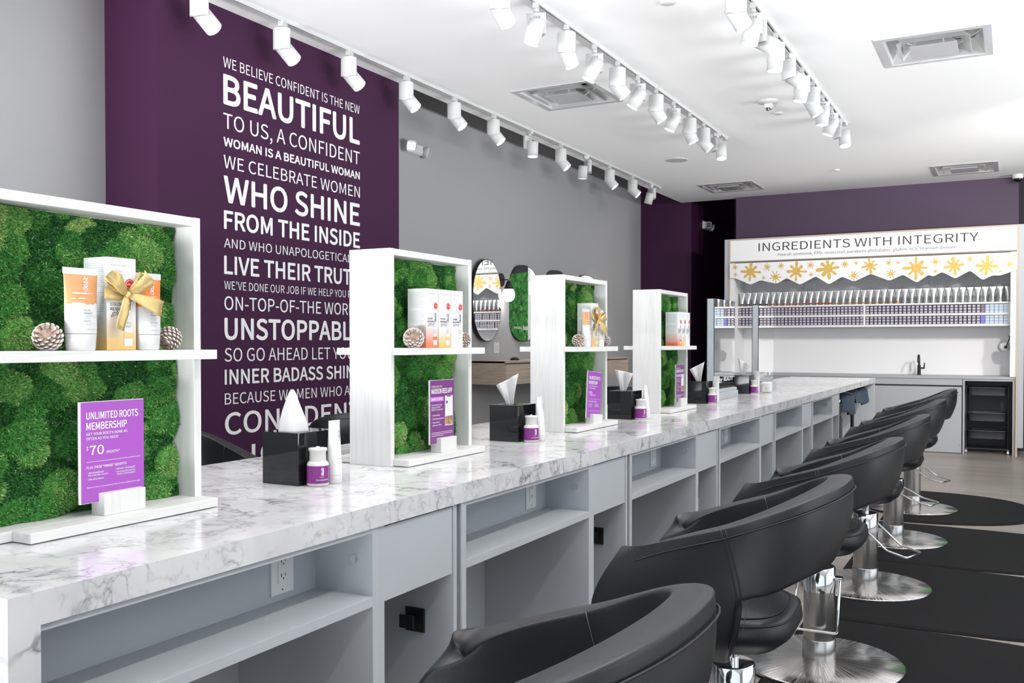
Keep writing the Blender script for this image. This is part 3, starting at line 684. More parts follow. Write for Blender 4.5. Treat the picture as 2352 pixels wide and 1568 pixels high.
def trio(y, where, co):
    carton('white carton fading to copper red, nearest of the three '+where, XS, y, SHZ, .0755, .076, .2025, M['carton_copper'], ('COLOR REFRESH', 'AMARETTO'), ('COLOR', 'REVIVING'), art=M['redorange'])
    carton('white carton fading to amber, middle of the three '+where, XS, y+.0795, SHZ, .0785, .076, .2030, M['carton_amber'], ('COLOR REFRESH', 'MIELE'), ('COLOR', 'REVIVING'), art=M['amber'])
    carton('all white carton, farthest of the three '+where, XS, y+.1615, SHZ, .0785, .076, .2030, M['carton_white'], ('SHINE REFRESH', 'CLEAR'), ('SHINE', 'REVIVING'))
    if co:
        pine_cone('frosted pine cone in front of the three cartons '+where, XS-.006, y-.066, SHZ, .036, (1.2, .2, .4))
        pine_cone('frosted pine cone half hidden behind the three cartons '+where, XS-.018, y+.270, SHZ, .030, (.3, 1.0, .2))
trio(2.652, 'on the second display', True)
trio(5.356, 'on the fourth display', False)
CZ = HT+.0235+.030
card_roots('violet card reading UNLIMITED ROOTS MEMBERSHIP in a white wood block on the nearest display', -1.785, 1.333, CZ)
card_app('plum card advertising an app download on the second display', -1.772, 2.694, CZ)
card_roots('violet card reading UNLIMITED ROOTS MEMBERSHIP, leaning on the third display', -1.772, 4.036, CZ, .170, .224, (math.radians(-5), 0, 0))
card_app('plum card advertising an app download on the fourth display', -1.772, 5.368, CZ, .160, .224)

# ------------------------------------------------------------------ tissue boxes, bottles and tubes between the displays
def tissue_sheet(label, x, y, z, kind, rz):
    m = MB(); nu, nv = 20, 14; V = []
    for j in range(nv+1):
        b = j/nv
        for i in range(nu+1):
            a = i/nu*2-1
            if kind == 'tuft':
                rr = (.040*(1-b)**.42*(.92+.16*math.sin(3*b+1))*(1-.25*b)+.002); th = a*PI
                V.append((rr*math.cos(th)*(1+.10*math.sin(3*th+4*b)), rr*math.sin(th)*(1+.08*math.sin(5*th+1)), -.004+.124*b))
            else:
                hw = .016+.034*b**1.1; lean = {'fan': -.012, 'sail': .006, 'wide': .012}[kind]
                hgt = {'fan': .108, 'sail': .108, 'wide': .112}[kind]; tilt = {'fan': .026, 'sail': -.010, 'wide': -.022}[kind]
                V.append((a*hw+lean*b, .010*math.sin(5*a+1.5*b)*(.4+b)+.004*math.sin(11*a), -.004+hgt*b+tilt*a*b))
    m.add(V, [(j*(nu+1)+i, j*(nu+1)+i+1, (j+1)*(nu+1)+i+1, (j+1)*(nu+1)+i) for j in range(nv) for i in range(nu)], 0, True)
    o = m.build('tissue', M['tissue']); o.location = (x, y, z); o.rotation_euler = (0, 0, rz); o.modifiers.new('thickness', 'SOLIDIFY').thickness = .0009
    return tag(o, label, 'tissue', 'tissues pulled from the black boxes')
def caddy(x0, y, label):
    t = thing('tissue_box', label, 'tissue box', (x0, y, HT), 0, 'black acrylic tissue boxes on the island'); W, D, H = .135, .160, .150
    MB().box(0, W, 0, .004, 0, H).box(0, W, D-.004, D, 0, H).box(0, .004, .004, D-.004, 0, H).box(W-.004, W, .004, D-.004, 0, H).box(.004, W-.004, .004, D-.004, .0, .01).build('box_body', M['black_gloss'], t, bev=.0006)
    m = MB()
    for a, b, c, d in rects_minus(.004, W-.004, .004, D-.004, [(.035, .10, .03, .075)]): m.box(a, b, c, d, H-.004, H)
    m.build('lid', M['black_gloss'], t); return t
def solution_bottle(x, y, label):
    t = thing('solution_bottle', label, 'bottle', (x, y, HT), 0, 'purple labelled bottles on the island'); r = .031
    MB().lathe([(r-.004, 0), (r-.001, .003), (r, .006), (r, .062), (r-.003, .068), (.024, .071)], 40).build('bottle_body', M['clear'], t)
    m = MB(); n = 48
    for a0, a1 in ((math.radians(-88), math.radians(172)), (math.radians(178), math.radians(266))):
        V = []; k = 30
        for i in range(k+1):
            a = a0+(a1-a0)*i/k-math.radians(75)
            for zz in (.0095, .0590): V.append(((r+.0006)*math.cos(a), (r+.0006)*math.sin(a), zz))
        m.add(V, [(2*i, 2*i+2, 2*i+3, 2*i+1) for i in range(k)], 0, True)
    m.build('label_wrap', M['label_purple'], t)
    MB().lathe([(.0235, .071), (.0232, .098), (.0260, .100), (.0264, .106), (.0255, .108), (.006, .109), (.005, .112)], 36).build('pump_cap', M['clear'], t)
    m = MB(); q = math.radians(-25); u = Vector((-math.sin(q), math.cos(q), 0)); n_ = Vector((math.cos(q), math.sin(q), 0))
    def wrap(mb, k0):
        for i in range(k0, len(mb.v)):
            p = Vector(mb.v[i]); s = p.dot(u); a = q+s/(r+.001); rr = r+.0012
            mb.v[i] = (rr*math.cos(a), rr*math.sin(a), p.z)
    emblem(m, n_*r+Vector((0, 0, .031)), u, V_, .023); text(m, 'Cleansing Solution', n_*r-u*.019+Vector((0, 0, .018)), u, V_, .0040, .040, off=.02); text(m, 'MADISONREED', n_*r-u*.010+Vector((0, 0, .0265)), u, V_, .0013)
    wrap(m, 0); m.build('label_print', M['text_white'], t); return t
def lotion(x, y, label, rz=0.0):
    t = thing('lotion_tube', label, 'tube', (x, y, HT), rz, 'slim white tubes on the island'); rnd = lambda a, b, n=24: [(b*math.cos(2*PI*i/n), a*math.sin(2*PI*i/n)) for i in range(n)]
    MB().loft([[(*p, z) for p in rnd(a, b)] for z, a, b in ((.024, .0225, .0225), (.06, .0225, .021), (.12, .0235, .014), (.172, .0255, .0018), (.182, .0258, .0014))], 0).build('tube_body', M['white'], t)
    MB().lathe([(.0205, 0), (.022, .002), (.0222, .0235)], 28).build('cap', M['white'], t)
    m = MB(); emblem(m, (.0155, .004, .130), U_, V_, .024, t=.0004); text(m, 'Barrier Cream', (.0225, -.012, .070), U_, V_, .0026); rect(m, (.017, 0, 0), U_, V_, -.004, .012, .124, .1246); m.build('print', M['ink'], t); return t
CAD = [(-1.915, 2.033, 'tuft', 'between the first and second displays'), (-1.916, 3.368, 'fan', 'between the second and third displays'), (-1.913, 4.645, 'sail', 'between the third and fourth displays'),
       (-1.935, 6.092, 'fan', 'before the nearer counter mirror'), (-1.985, 7.450, 'wide', 'before the farther counter mirror')]
for i, (x0, y, kind, where) in enumerate(CAD):
    caddy(x0, y, 'glossy black tissue box '+where)
    tissue_sheet('white tissue standing out of the black box '+where, x0+.068, y+.052, HT+.150, kind, .25)
    bx = {0: -1.742, 1: -1.741, 2: -1.740, 3: -1.770, 4: -1.820}[i]; by = y+.038
    solution_bottle(bx, by, 'small bottle with purple label and frosted cap '+where)
    lotion(bx+.006, by+.066, 'slim white tube standing on its cap '+where, 0 if i < 3 else 1.35)
o = thing('wipes_pack', 'white wipes pack standing at the foot of the farther counter mirror', 'pack', (-1.79, 7.72, HT))
m = MB().box(-.02, .055, -.045, .045, 0, .088); m.build('pack_body', M['white'], o, bev=.012)
m = MB(); disc(m, (.0, -.0456, .060), (1, 0, 0), V_, .004); disc(m, (.02, -.0456, .040), (1, 0, 0), V_, .007); m.build('pack_print', M['amber'], o)

# two counter mirrors
def station(y0, y1, label, words, caps):
    t = thing('counter_mirror', label, 'mirror', (-1.8875, y0, HT), 0, 'double sided mirrors on the island'); L = y1-y0
    MB().box(-.055, .055, .012, L, 0, .052).box(-.045, .045, .012, L, .052, .075).build('plinth', M['cab'], t, bev=.003)
    MB().box(-.022, .022, 0, L, .075, .722).build('upright', M['cab'], t)
    for s in (-1, 1):
        MB().box(s*.022, s*.0275, 0, L, .078, .724).build('mirror_glass', [M['mirror_edge']], t)
        m = MB(); q = [(s*.0277, .004, .08), (s*.0277, L-.002, .08), (s*.0277, L-.002, .722), (s*.0277, .004, .722)]
        m.add(q, [(0, 1, 2, 3) if s > 0 else (3, 2, 1, 0)]); m.build('mirror_face', M['mirror'], t)
    m = MB(); text(m, words, (.0282, L*.10, .118), U_, V_, .042, L*.30, off=.018, shear=.4); text(m, caps, (.0282, L*.44, .128), U_, V_, .030, L*.46, off=.03)
    m.build('white_print', M['text_white'], t); return t
station(6.492, 7.045, 'tall counter mirror with grey frame, the nearer of two on the island', 'after', 'BEAUTY')
station(7.800, 8.353, 'tall counter mirror with grey frame, the farther of two on the island', 'own', 'IT')

# ------------------------------------------------------------------ salon chairs
def crom(P, q):
    """point at index q (0..n) of a smooth curve through P"""
    n = len(P)-1; k = min(int(q), n-1); f = q-k; G = lambda i: P[min(max(i, 0), n)]
    return tuple(.5*(2*b+(c-a)*f+(2*a-5*b+4*c-d)*f*f+(3*b-a-3*c+d)*f**3) for a, b, c, d in zip(G(k-1), G(k), G(k+1), G(k+2)))
FRONT = [(-.080, .462), (-.230, .474), (-.318, .505), (-.335, .565), (-.312, .630), (-.276, .686), (-.222, .724)]
SEAMC = [(.012, .462), (.030, .472), (.056, .510), (.076, .575), (.086, .648), (.074, .725), (.045, .832)]
HALFW = [(.060,), (.158,), (.226,), (.253,), (.266,), (.272,), (.272,)]
ROWS = [0, .5, 1, 1.6, 2.3, 3, 3.6, 4, 4.2, 4.6, 5.05, 5.45, 5.75, 5.9, 6]; NV = len(ROWS)-1; K0 = 7
ACOL = [0, .05, .18, .38, .58, .78, .94, 1]; NA = len(ACOL)-1; NB = 24
def arm_pt(a, q, s):
    f = crom(FRONT, q); e = crom(SEAMC, q); x = f[0]+(e[0]-f[0])*a; z = f[1]+(e[1]-f[1])*a+.012*math.sin(PI*a**.6)*(q/6)**3
    toe = 1-.10*(1-a)**2
    return Vector((x, s*crom(HALFW, q)[0]*toe, z))
def back_pt(ph, t):
    c, sn = max(math.cos(ph), 0), math.sin(ph)
    zb = .708-(.708-.648)*abs(sn)**6; zt = .832+.102*c**.85; z = zb+(zt-zb)*t
    A = .150+.088*t+.022*math.sin(PI*t); wv = .260+.012*t; x0 = .086+(.045-.086)*t
    return Vector((x0+A*c**.82, wv*math.copysign(abs(sn)**.9, sn), z))
def salon_shell():
    idx = {}; V = []; Fc = []
    def vid(key, p):
        if key not in idx: idx[key] = len(V); V.append(p)
        return idx[key]
    cols = []
    for i in range(NA+1): cols.append([vid(('n', i, k), arm_pt(ACOL[i], ROWS[k], -1)) for k in range(NV+1)])
    back = []
    for j in range(NB+1):
        ph = -PI/2+PI*j/NB
        if j == 0: back.append([idx[('n', NA, k)] for k in range(K0, NV+1)])
        elif j == NB: back.append([vid(('f', NA, k), arm_pt(1, ROWS[k], 1)) for k in range(K0, NV+1)])
        else: back.append([vid(('b', j, k), back_pt(ph, (ROWS[k]-4)/2)) for k in range(K0, NV+1)])
    far = [[vid(('f', NA-i, k), arm_pt(ACOL[NA-i], ROWS[k], 1)) for k in range(NV+1)] for i in range(NA+1)]
    for grid in (cols, back, far):
        for a, b in zip(grid[:-1], grid[1:]):
            for k in range(len(a)-1): Fc.append((a[k], b[k], b[k+1], a[k+1]))
    m = MB(); m.add(V, Fc, 0, True); return m
def offs(path, d, up=0.0):
    out = []
    for k, p in enumerate(path):
        t = (path[min(k+1, len(path)-1)]-path[max(k-1, 0)]).normalized(); n = t.cross(Vector((0, 0, 1))); n = n.normalized()
        out.append(p+n*d+Vector((0, 0, up)))
    return out
def salon_chair(label, loc, rz, lift=0.0, foot=None, foot_z=.22, group='black salon chairs along the island'):
    t = thing('salon_chair', label, 'chair', loc, rz, group)
    o = salon_shell().build('backrest', M['leather'], t)
    s = o.modifiers.new('padding', 'SOLIDIFY'); s.thickness = .066; s.offset = 0; s.use_even_offset = False
    b = o.modifiers.new('round', 'SUBSURF'); b.levels = 2; b.render_levels = 2
    o.location = (0, 0, lift)
    # piping round the outer edge of the rim and the two upright seams
    rim = [arm_pt(i/12, 6, -1) for i in range(12)]+[back_pt(-PI/2+PI*j/40, 1) for j in range(41)]+[arm_pt(1-i/12, 6, 1) for i in range(1, 13)]
    m = MB()
    out = [p+Vector((1, 0, 0))*.004*max(0, (p.x-.06)/.22) for p in offs(rim, .0352, -.030)]; m.tube([tuple(p) for p in out], .0024, 6)
    m.build('piping', M['seam'], t).location = (0, 0, lift)
    for side, nm, mt in ((-1, 'stitched_seam', M['thread']), (1, 'outer_seam', M['seam'])):
        m = MB()
        for sgn in (-1, 1):
            for dx in (-.006, .006):
                pts = []
                for q in np.linspace(.16 if side > 0 else .42, .985, 18):
                    x, z = crom(SEAMC, 6*q); hw = crom(HALFW, 6*q)[0]
                    pts.append((x+dx, sgn*(hw+side*.0326), z))
                pts.append((pts[-1][0], sgn*(HALFW[-1][0]+side*.020), SEAMC[-1][1]-.006))
                m.tube(pts, .0011 if side < 0 else .0017, 5)
        m.build(nm, mt, t).location = (0, 0, lift)
    # seat cushion
    def sup(hx, hy, n=3.2, N=48):
        R = []
        for i in range(N):
            a = 2*PI*i/N; c, q = math.cos(a), math.sin(a)
            R.append((math.copysign(abs(c)**(2/n), c)*hx, math.copysign(abs(q)**(2/n), q)*hy))
        return R
    ring = lambda sc, z: [(-.050+x, y, z) for x, y in sup(.232*sc, .222*sc)]
    MB().loft([ring(a, z) for a, z in ((.28, .446), (.60, .456), (.82, .474), (.95, .500), (1.0, .524), (.99, .546), (.955, .562), (.90, .570), (.86, .5695), (.84, .573), (.5, .578), (.05, .579))]).build('seat', M['leather'], t).location = (0, 0, lift)
    m = MB(); m.tube(ring(.972, .558), .0028, 6, closed=True); m.tube(ring(.855, .572), .002, 6, closed=True); m.build('seat_piping', M['seam'], t).location = (0, 0, lift)
    # hydraulic base
    b0 = MB().lathe([(.330, 0), (.332, .004), (.328, .008), (.20, .013), (.07, .020)], 72).build('base_disc', M['spun'], t)
    h = .396+lift
    MB().lathe([(.0660, .018), (.0660, .098), (.0645, .100)], 48).build('base_collar', M['brushed'], t)
    MB().lathe([(.0625, .10), (.0625, h-.10)], 48).build('column', M['brushed'], t)
    MB().lathe([(.0635, h-.10), (.0640, h-.004), (.060, h)], 48).build('column_sleeve', M['chrome'], t)
    MB().lathe([(.0175, h-.002), (.0175, .448+lift)], 24).build('piston', M['chrome'], t)
    if foot is not None:
        a = foot-rz; f = Vector((math.cos(a), math.sin(a), 0)); n = Vector((-math.sin(a), math.cos(a), 0)); pz = .352+lift*.8
        m = MB(); r = .0055
        if foot_z < .18:
            P = [n*-.082+Vector((0, 0, pz)), n*-.086+f*.072+Vector((0, 0, pz-.12)), n*-.086+f*.082+Vector((0, 0, foot_z)), n*.086+f*.082+Vector((0, 0, foot_z)), n*.086+f*.072+Vector((0, 0, pz-.12)), n*.082+Vector((0, 0, pz))]
        else:
            P = [n*-.082+Vector((0, 0, pz)), n*-.085+f*.155+Vector((0, 0, foot_z+.022)), n*-.088+f*.265+Vector((0, 0, foot_z)), n*.088+f*.265+Vector((0, 0, foot_z)), n*.085+f*.155+Vector((0, 0, foot_z+.022)), n*.082+Vector((0, 0, pz))]
        Q = []
        for k, p in enumerate(P):                                    # soften the bends
            if 0 < k < len(P)-1:
                a_ = (P[k-1]-p).normalized(); b_ = (P[k+1]-p).normalized(); Q += [p+a_*.014, p+a_*.004+b_*.004, p+b_*.014]
            else: Q.append(p)
        m.tube([tuple(p) for p in Q], r, 10)
        for sg in (-1, 1): m.cyl(tuple(n*sg*.060+Vector((0, 0, pz))), tuple(n*sg*.092+Vector((0, 0, pz))), .010, n=16)
        m.build('footrest', M['chrome'], t)
    return t
CX = -.69
CH = [(1.25, .01, None, .2, 'nearest black leather salon chair, cropped by the bottom edge of the picture'),
      (2.60, .014, None, .2, 'black leather salon chair second from the near end, its seat showing under the backrest'),
      (3.95, .0, -PI/2, .148, 'black leather salon chair with footrest folded down in front of its column'),
      (5.32, .0, -.33, .205, 'black leather salon chair fourth from the near end of the aisle side'),
      (6.67, .01, -.25, .262, 'black leather salon chair fifth from the near end of the aisle side'),
      (8.00, .02, -.35, .240, 'farthest black leather salon chair on the aisle side')]
for k, (y, lift, ft, fz, lb) in enumerate(CH):
    salon_chair(lb, (CX, y, .0125), [0.02, 0.03, -.02, .01, .0, .02][k], lift, ft, fz)
for x, y, rz, lift, lb in ((-3.28, 3.03, PI, .0, 'black leather salon chair beyond the nearest display, facing the island from the left'),
                     (-3.30, 4.33, -.93, .01, 'black leather salon chair seen behind the first tissue box'),
                     (-3.12, 8.14, -PI/2, .0, 'black leather salon chair seen between the third and fourth displays')):
    salon_chair(lb, (x, y, 0), rz, lift, None, .2)

def floor_mat_obj(y, half, L, n, label, x0=-.86):
    m = MB(); P = []; N = 64
    for i in range(N+1):
        a = -PI/2+PI*i/N; c, s = max(math.cos(a), 0), math.sin(a)
        P.append((c**(2/n)*L, math.copysign(abs(s)**(2/n), s)*half))
    R = lambda k, z, d: [(max(px*k, 0)+(d if px < .01 else 0), py*k, z) for px, py in P]
    m.loft([R(1.0, .0, 0), R(1.0, .003, 0), R(.975, .0115, .012), R(.5, .012, .012)], 0, True, True, False)
    o = m.build('floor_mat', M['rubber']); o.location = (x0, y, .0002); return tag(o, label, 'floor mat', 'black rubber mats under the chairs')
ML = ['nearest chair', 'second chair', 'third chair', 'fourth chair', 'fifth chair', 'farthest chair']
for k in range(5):
    floor_mat_obj(1.25+1.3505*k, .665, 1.35, 4.5, 'black rubber floor mat under the '+ML[k])
floor_mat_obj(8.20, .80, 1.05, 2.6, 'rounded black rubber floor mat under the farthest chair')

# ------------------------------------------------------------------ sink wall at the back
YF = 12.31; YB = 12.865
for xa, xb, z0, ta, tb, ra, rb, lb in ((-3.392, -3.334, .0, -3.334, -3.313, -3.313, -3.252, 'tall grey post with tan edge at the left end of the sink alcove'), (.062, .122, .10, .040, .062, -.020, .040, 'tall grey post with tan edge at the right end of the sink alcove')):
    t = thing('alcove_post', lb, 'post', (0, YF, 0))
    MB().box(xa, xb, 0, .55, z0, 2.70).build('post_panel', M['cab'], t, bev=.002)
    MB().box(ta, tb, -.006, .4, 0, 2.70).build('edge_trim', M['tan'], t)
    MB().box(ra, rb, 0, .52, .926, 2.385).build('return_panel', M['white_lam'], t)
struct(MB().box(-3.252, -.020, YF+.50, YF+.52, .926, 1.52).build('wall_splashback', M['alcove']))
struct(MB().box(-3.252, -.020, YF+.46, YF+.50, 1.52, 2.43).build('wall_alcove_paper', M['swirl']))
t = thing('header_sign', 'white header sign reading INGREDIENTS WITH INTEGRITY over the sink wall', 'sign', (0, YF-.004, 0))
MB().box(-3.313, .040, -.002, .1, 2.681, 2.70).build('top_trim', M['tan'], t)
MB().box(-3.313, .040, .004, .45, 2.388, 2.403).build('bottom_reveal', M['bronze'], t)
MB().box(-3.312, .040, 0, .10, 2.404, 2.680).build('sign_board', new_mat('sign_white', (.88, .88, .88), .4), t, bev=.001)
m = MB(); text(m, 'INGREDIENTS WITH INTEGRITY', (-2.940, -.001, 2.526), (1, 0, 0), V_, .104, 2.583, off=-.012); m.build('title_lettering', M['ink'], t)
m = MB(); text(m, 'Free of: ammonia, PPD, resorcinol, parabens phthalates, gluten, SLS, titanium dioxide', (-2.690, -.001, 2.453), (1, 0, 0), V_, .035, 2.095, off=-.008); m.build('small_lettering', M['ink'], t)
t = thing('star_valance', 'white zigzag valance printed with gold brush stars', 'valance', (0, YF-.03, 0))
ZIG = [(-3.312, 2.186), (-3.241, 2.184), (-3.038, 2.09), (-2.906, 2.144), (-2.696, 2.092), (-2.572, 2.162), (-2.402, 2.071), (-2.208, 2.171), (-2.046, 2.064), (-1.887, 2.157), (-1.746, 2.09), (-1.55, 2.18), (-1.332, 2.087), (-1.179, 2.157), (-1.025, 2.054), (-.895, 2.144), (-.841, 2.122), (-.747, 2.175), (-.601, 2.09), (-.443, 2.18), (-.31, 2.063), (-.208, 2.116), (-.129, 2.109), (.046, 2.172)]
Q = [ZIG[0]]
for a, b, c in zip(ZIG[:-2], ZIG[1:-1], ZIG[2:]):
    va, vc = Vector(a)-Vector(b), Vector(c)-Vector(b); r = min(.022, va.length*.3, vc.length*.3); va = va.normalized()*r; vc = vc.normalized()*r; vb = Vector(b)
    Q += [tuple(vb+va), tuple(vb+(va+vc)*.28), tuple(vb+vc)]
Q.append(ZIG[-1]); n = len(Q); m = MB()
for y in (0, .006): m.add([(x, y, z) for x, z in Q]+[(x, y, 2.376) for x, z in Q], [((i, i+1, n+i+1, n+i) if y == 0 else (n+i, n+i+1, i+1, i)) for i in range(n-1)])
m.add([(x, 0, z) for x, z in Q]+[(x, .006, z) for x, z in Q], [(i, n+i, n+i+1, i+1) for i in range(n-1)])
m.box(-3.312, .046, .0001, .0059, 2.370, 2.3765)
m.build('valance_board', new_mat('valance_white', (.86, .86, .87), .35), t)
STARS = [(-3.039, 2.258, .136), (-2.45, 2.242, .13), (-2.055, 2.263, .151), (-1.559, 2.279, .105), (-1.034, 2.233, .146), (-.615, 2.241, .12), (-.267, 2.228, .123), (-2.822, 2.313, .062), (-2.714, 2.18, .085), (-2.644, 2.322, .05), (-2.272, 2.316, .055), (-3.242, 2.325, .045), (-3.236, 2.229, .037), (-2.866, 2.176, .032), (-2.265, 2.196, .035), (-1.855, 2.310, .057), (-1.722, 2.32, .036), (-1.749, 2.165, .069), (-1.342, 2.309, .048), (-1.317, 2.175, .067), (-1.234, 2.308, .032), (-.819, 2.3, .058), (-.818, 2.183, .036), (-.444, 2.315, .047), (-.129, 2.158, .031), (.012, 2.334, .026), (-.03, 2.234, .056)]
rnd = random.Random(4); m = MB()
for i, (x, z, r) in enumerate(STARS):
    npet = 8 if r > .09 else 9; a0 = rnd.uniform(-.15, .15) if r > .09 else rnd.uniform(0, 1)
    yy = -.0006-.00002*i
    core = [(x+.40*r*math.cos(a)*rnd.uniform(.85, 1.1), yy-.0002, z+.36*r*math.sin(a)*rnd.uniform(.85, 1.1)) for a in np.linspace(0, 2*PI, 18, endpoint=False)]
    m.add(core, [tuple(range(18))])
    for k in range(npet):
        a = a0+PI/2+2*PI*k/npet; L = r*(1.0 if k % 2 == 0 else .82)*rnd.uniform(.88, 1.06); wd = r*rnd.uniform(.10, .17) if r > .09 else r*.085
        c, s = math.cos(a), math.sin(a); P = []
        for q, wk in ((.15, .8), (.55, .85), (.80, 1.05), (.95, .75), (1.0, .25)): P.append((q*L, wd*wk*rnd.uniform(.85, 1.1)))
        pts = [(x+u*c-v*s, yy-.00001*k, z+u*s+v*c) for u, v in P]+[(x+u*c+v*s, yy-.00001*k, z+u*s-v*c) for u, v in reversed(P)]
        m.add(pts, [tuple(range(len(pts)))])
    for k in range(3 if r > .05 else 1):
        a = rnd.uniform(0, 2*PI); q = r*rnd.uniform(.9, 1.15); disc(m, (x+q*math.cos(a), yy, min(z+q*math.sin(a), 2.36)), (1, 0, 0), V_, r*.035, 0, 8)
# keep prints inside the board edges
for i, p in enumerate(m.v): m.v[i] = (min(max(p[0], -3.305), .042), p[1], min(p[2], 2.372))
m.build('gold_stars', M['gold'], t)

YS = 12.42
t = thing('display_shelf', 'long white two row shelf across the sink alcove', 'shelf', (0, YS, 0))
MB().box(-3.251, -.021, 0, .44, 1.790, 1.812).build('top_board', M['white_lam'], t, bev=.001)
MB().box(-3.251, -.021, 0, .44, 1.657, 1.683).build('middle_board', M['white_lam'], t, bev=.001)
MB().box(-3.251, -.021, 0, .44, 1.525, 1.552).build('bottom_board', M['white_lam'], t, bev=.001)
MB().box(-1.652, -1.628, 0.001, .43, 1.552, 1.657).box(-1.652, -1.628, .001, .43, 1.683, 1.790).build('divider', M['white_lam'], t)
MB().box(-3.251, -3.236, 0.001, .43, 1.552, 1.657).box(-3.251, -3.236, .001, .43, 1.683, 1.790).box(-.045, -.021, 0.001, .43, 1.552, 1.657).box(-.045, -.021, .001, .43, 1.683, 1.790).build('end_board', M['white_lam'], t)
MB().box(-3.236, -.045, .40, .425, 1.552, 1.657).box(-3.236, -.045, .40, .425, 1.683, 1.790).build('back_board', M['black_plastic'], t)

# cartons in the two rows: 34 columns left of the divider, 33 right, three high
BOXM = {'dark': [new_mat('aubergine_carton', (.040, .022, .050), .45), new_mat('pale_carton_label', (.50, .47, .53), .45)],
        'plum': [new_mat('grey_plum_carton', (.12, .08, .14), .45), new_mat('grey_plum_label', (.24, .18, .27), .45)],
        'indigo': [new_mat('indigo_carton', (.10, .09, .42), .45), new_mat('indigo_label', (.22, .21, .62), .45)],
        'blue': [new_mat('grey_blue_carton', (.28, .36, .45), .4), new_mat('silver_blue_label', (.52, .60, .68), .4)]}
BW, BH = .0452, .0338
def box_mb(kind):
    m = MB().box(-BW/2, BW/2, 0, .16, 0, BH); f = .16 if kind in ('dark', 'plum') else .06
    m.box(-BW/2+BW*f, BW/2-BW*f*.9, -.0006, .001, BH*.14, BH*.86, 1)
    if kind == 'dark':
        m.box(-BW/2+BW*.30, BW/2-BW*.30, -.0009, .001, BH*.40, BH*.62, 0) if False else None
    return m
BOXME = {k: box_mb(k).mesh('hair_color_carton', BOXM[k]) for k in BOXM}
rowname = {0: 'lower', 1: 'upper'}; lvl = ['bottom', 'middle', 'top']
mass = MB()
for bay, (xa, xb, ncol) in enumerate(((-3.236, -1.652, 34), (-1.628, -.045, 33))):
    pitch = (xb-xa)/ncol
    for row, zr in ((0, 1.5522), (1, 1.6832)):
        for c in range(ncol):
            kind = 'dark'
            if bay == 1 and c >= ncol-5: kind = 'blue'
            elif bay == 1 and c == ncol-6: kind = 'plum' if row else 'indigo'
            for lv in range(3):
                x = xa+(c+.5)*pitch; y = YS+.012+.004*((c*7+lv*3+row) % 3); z = zr+lv*(BH+.0002)
                if bay == 0 and c < 17:
                    q = box_mb('dark'); o0 = len(mass.v); mass.v += [(p[0]+x, p[1]+y, p[2]+z) for p in q.v]
                    mass.f += [tuple(i+o0 for i in f) for f in q.f]; mass.m += q.m; mass.sm += q.sm; continue
                o = bpy.data.objects.new('hair_color_carton', BOXME[kind]); COL.objects.link(o); o.location = (x, y, z)
                if bay == 0: wh = ordn(ncol-c)+' stack left of the divider'
                else: wh = ordn(c+1)+' stack right of the divider'
                cn = {'dark': 'dark aubergine carton with pale label', 'plum': 'greyish plum carton', 'indigo': 'indigo blue carton', 'blue': 'silvery grey blue carton'}[kind]
                tag(o, f'{cn}, {lvl[lv]} of {wh}, {rowname[row]} row', 'carton', 'small hair colour cartons on the sink wall shelf')
o = mass.build('carton_rows', BOXM['dark']); tag(o, 'dark aubergine cartons packed in the left half of the left bays', 'cartons', 'small hair colour cartons on the sink wall shelf', 'stuff')

# forty silver tubes on the top board
SILV = new_mat('silver_tube', (.60, .61, .61), .2, .95)
TINT = [('black', (.015, .015, .017)), ('orange', (.55, .13, .04)), ('red', (.50, .02, .03)), ('amber', (.60, .33, .07)), ('cream', (.60, .57, .52))]
TME = {}
for nm, c in TINT:
    mt = new_mat('tube_foot_'+nm, c, .3, .3); rnd2 = lambda a, b, n=20: [(a*math.cos(2*PI*i/n), b*math.sin(2*PI*i/n)) for i in range(n)]
    body = MB(); L = [(.030, .0205, .0205), (.045, .0215, .021), (.09, .0265, .0185), (.14, .0325, .0105), (.168, .0360, .002), (.180, .0365, .0012)]
    body.loft([[(p[0], p[1], z) for p in rnd2(a, b)] for z, a, b in L], 0)
    foot = MB().loft([[(p[0], p[1], z) for p in rnd2(a, a)] for z, a in ((.013, .0200), (.0305, .0210))], 0, True, False)
    capm = MB().lathe([(.0135, 0), (.0145, .002), (.0140, .013)], 20)
    TME[nm] = (body.mesh('tube_body', SILV), foot.mesh('tube_foot', mt), capm.mesh('cap', M['clear'] if nm != 'black' else M['brushed']))
for i in range(40):
    nm = 'black' if i < 5 else 'orange' if i < 10 else 'red' if i < 15 else 'amber' if i < 25 else 'cream'
    t = thing('color_tube', f'silver squeeze tube with {nm} foot, {ordn(i+1)} from the left on the top board', 'tube', (-3.196+i*.0808, YS+.055, 1.812), .13+.03*math.sin(i*2.3), 'silver tubes on the sink wall shelf')
    for me, pn in zip(TME[nm], ('tube_body', 'tube_foot', 'cap')):
        o = bpy.data.objects.new(pn, me); COL.objects.link(o); o.parent = t

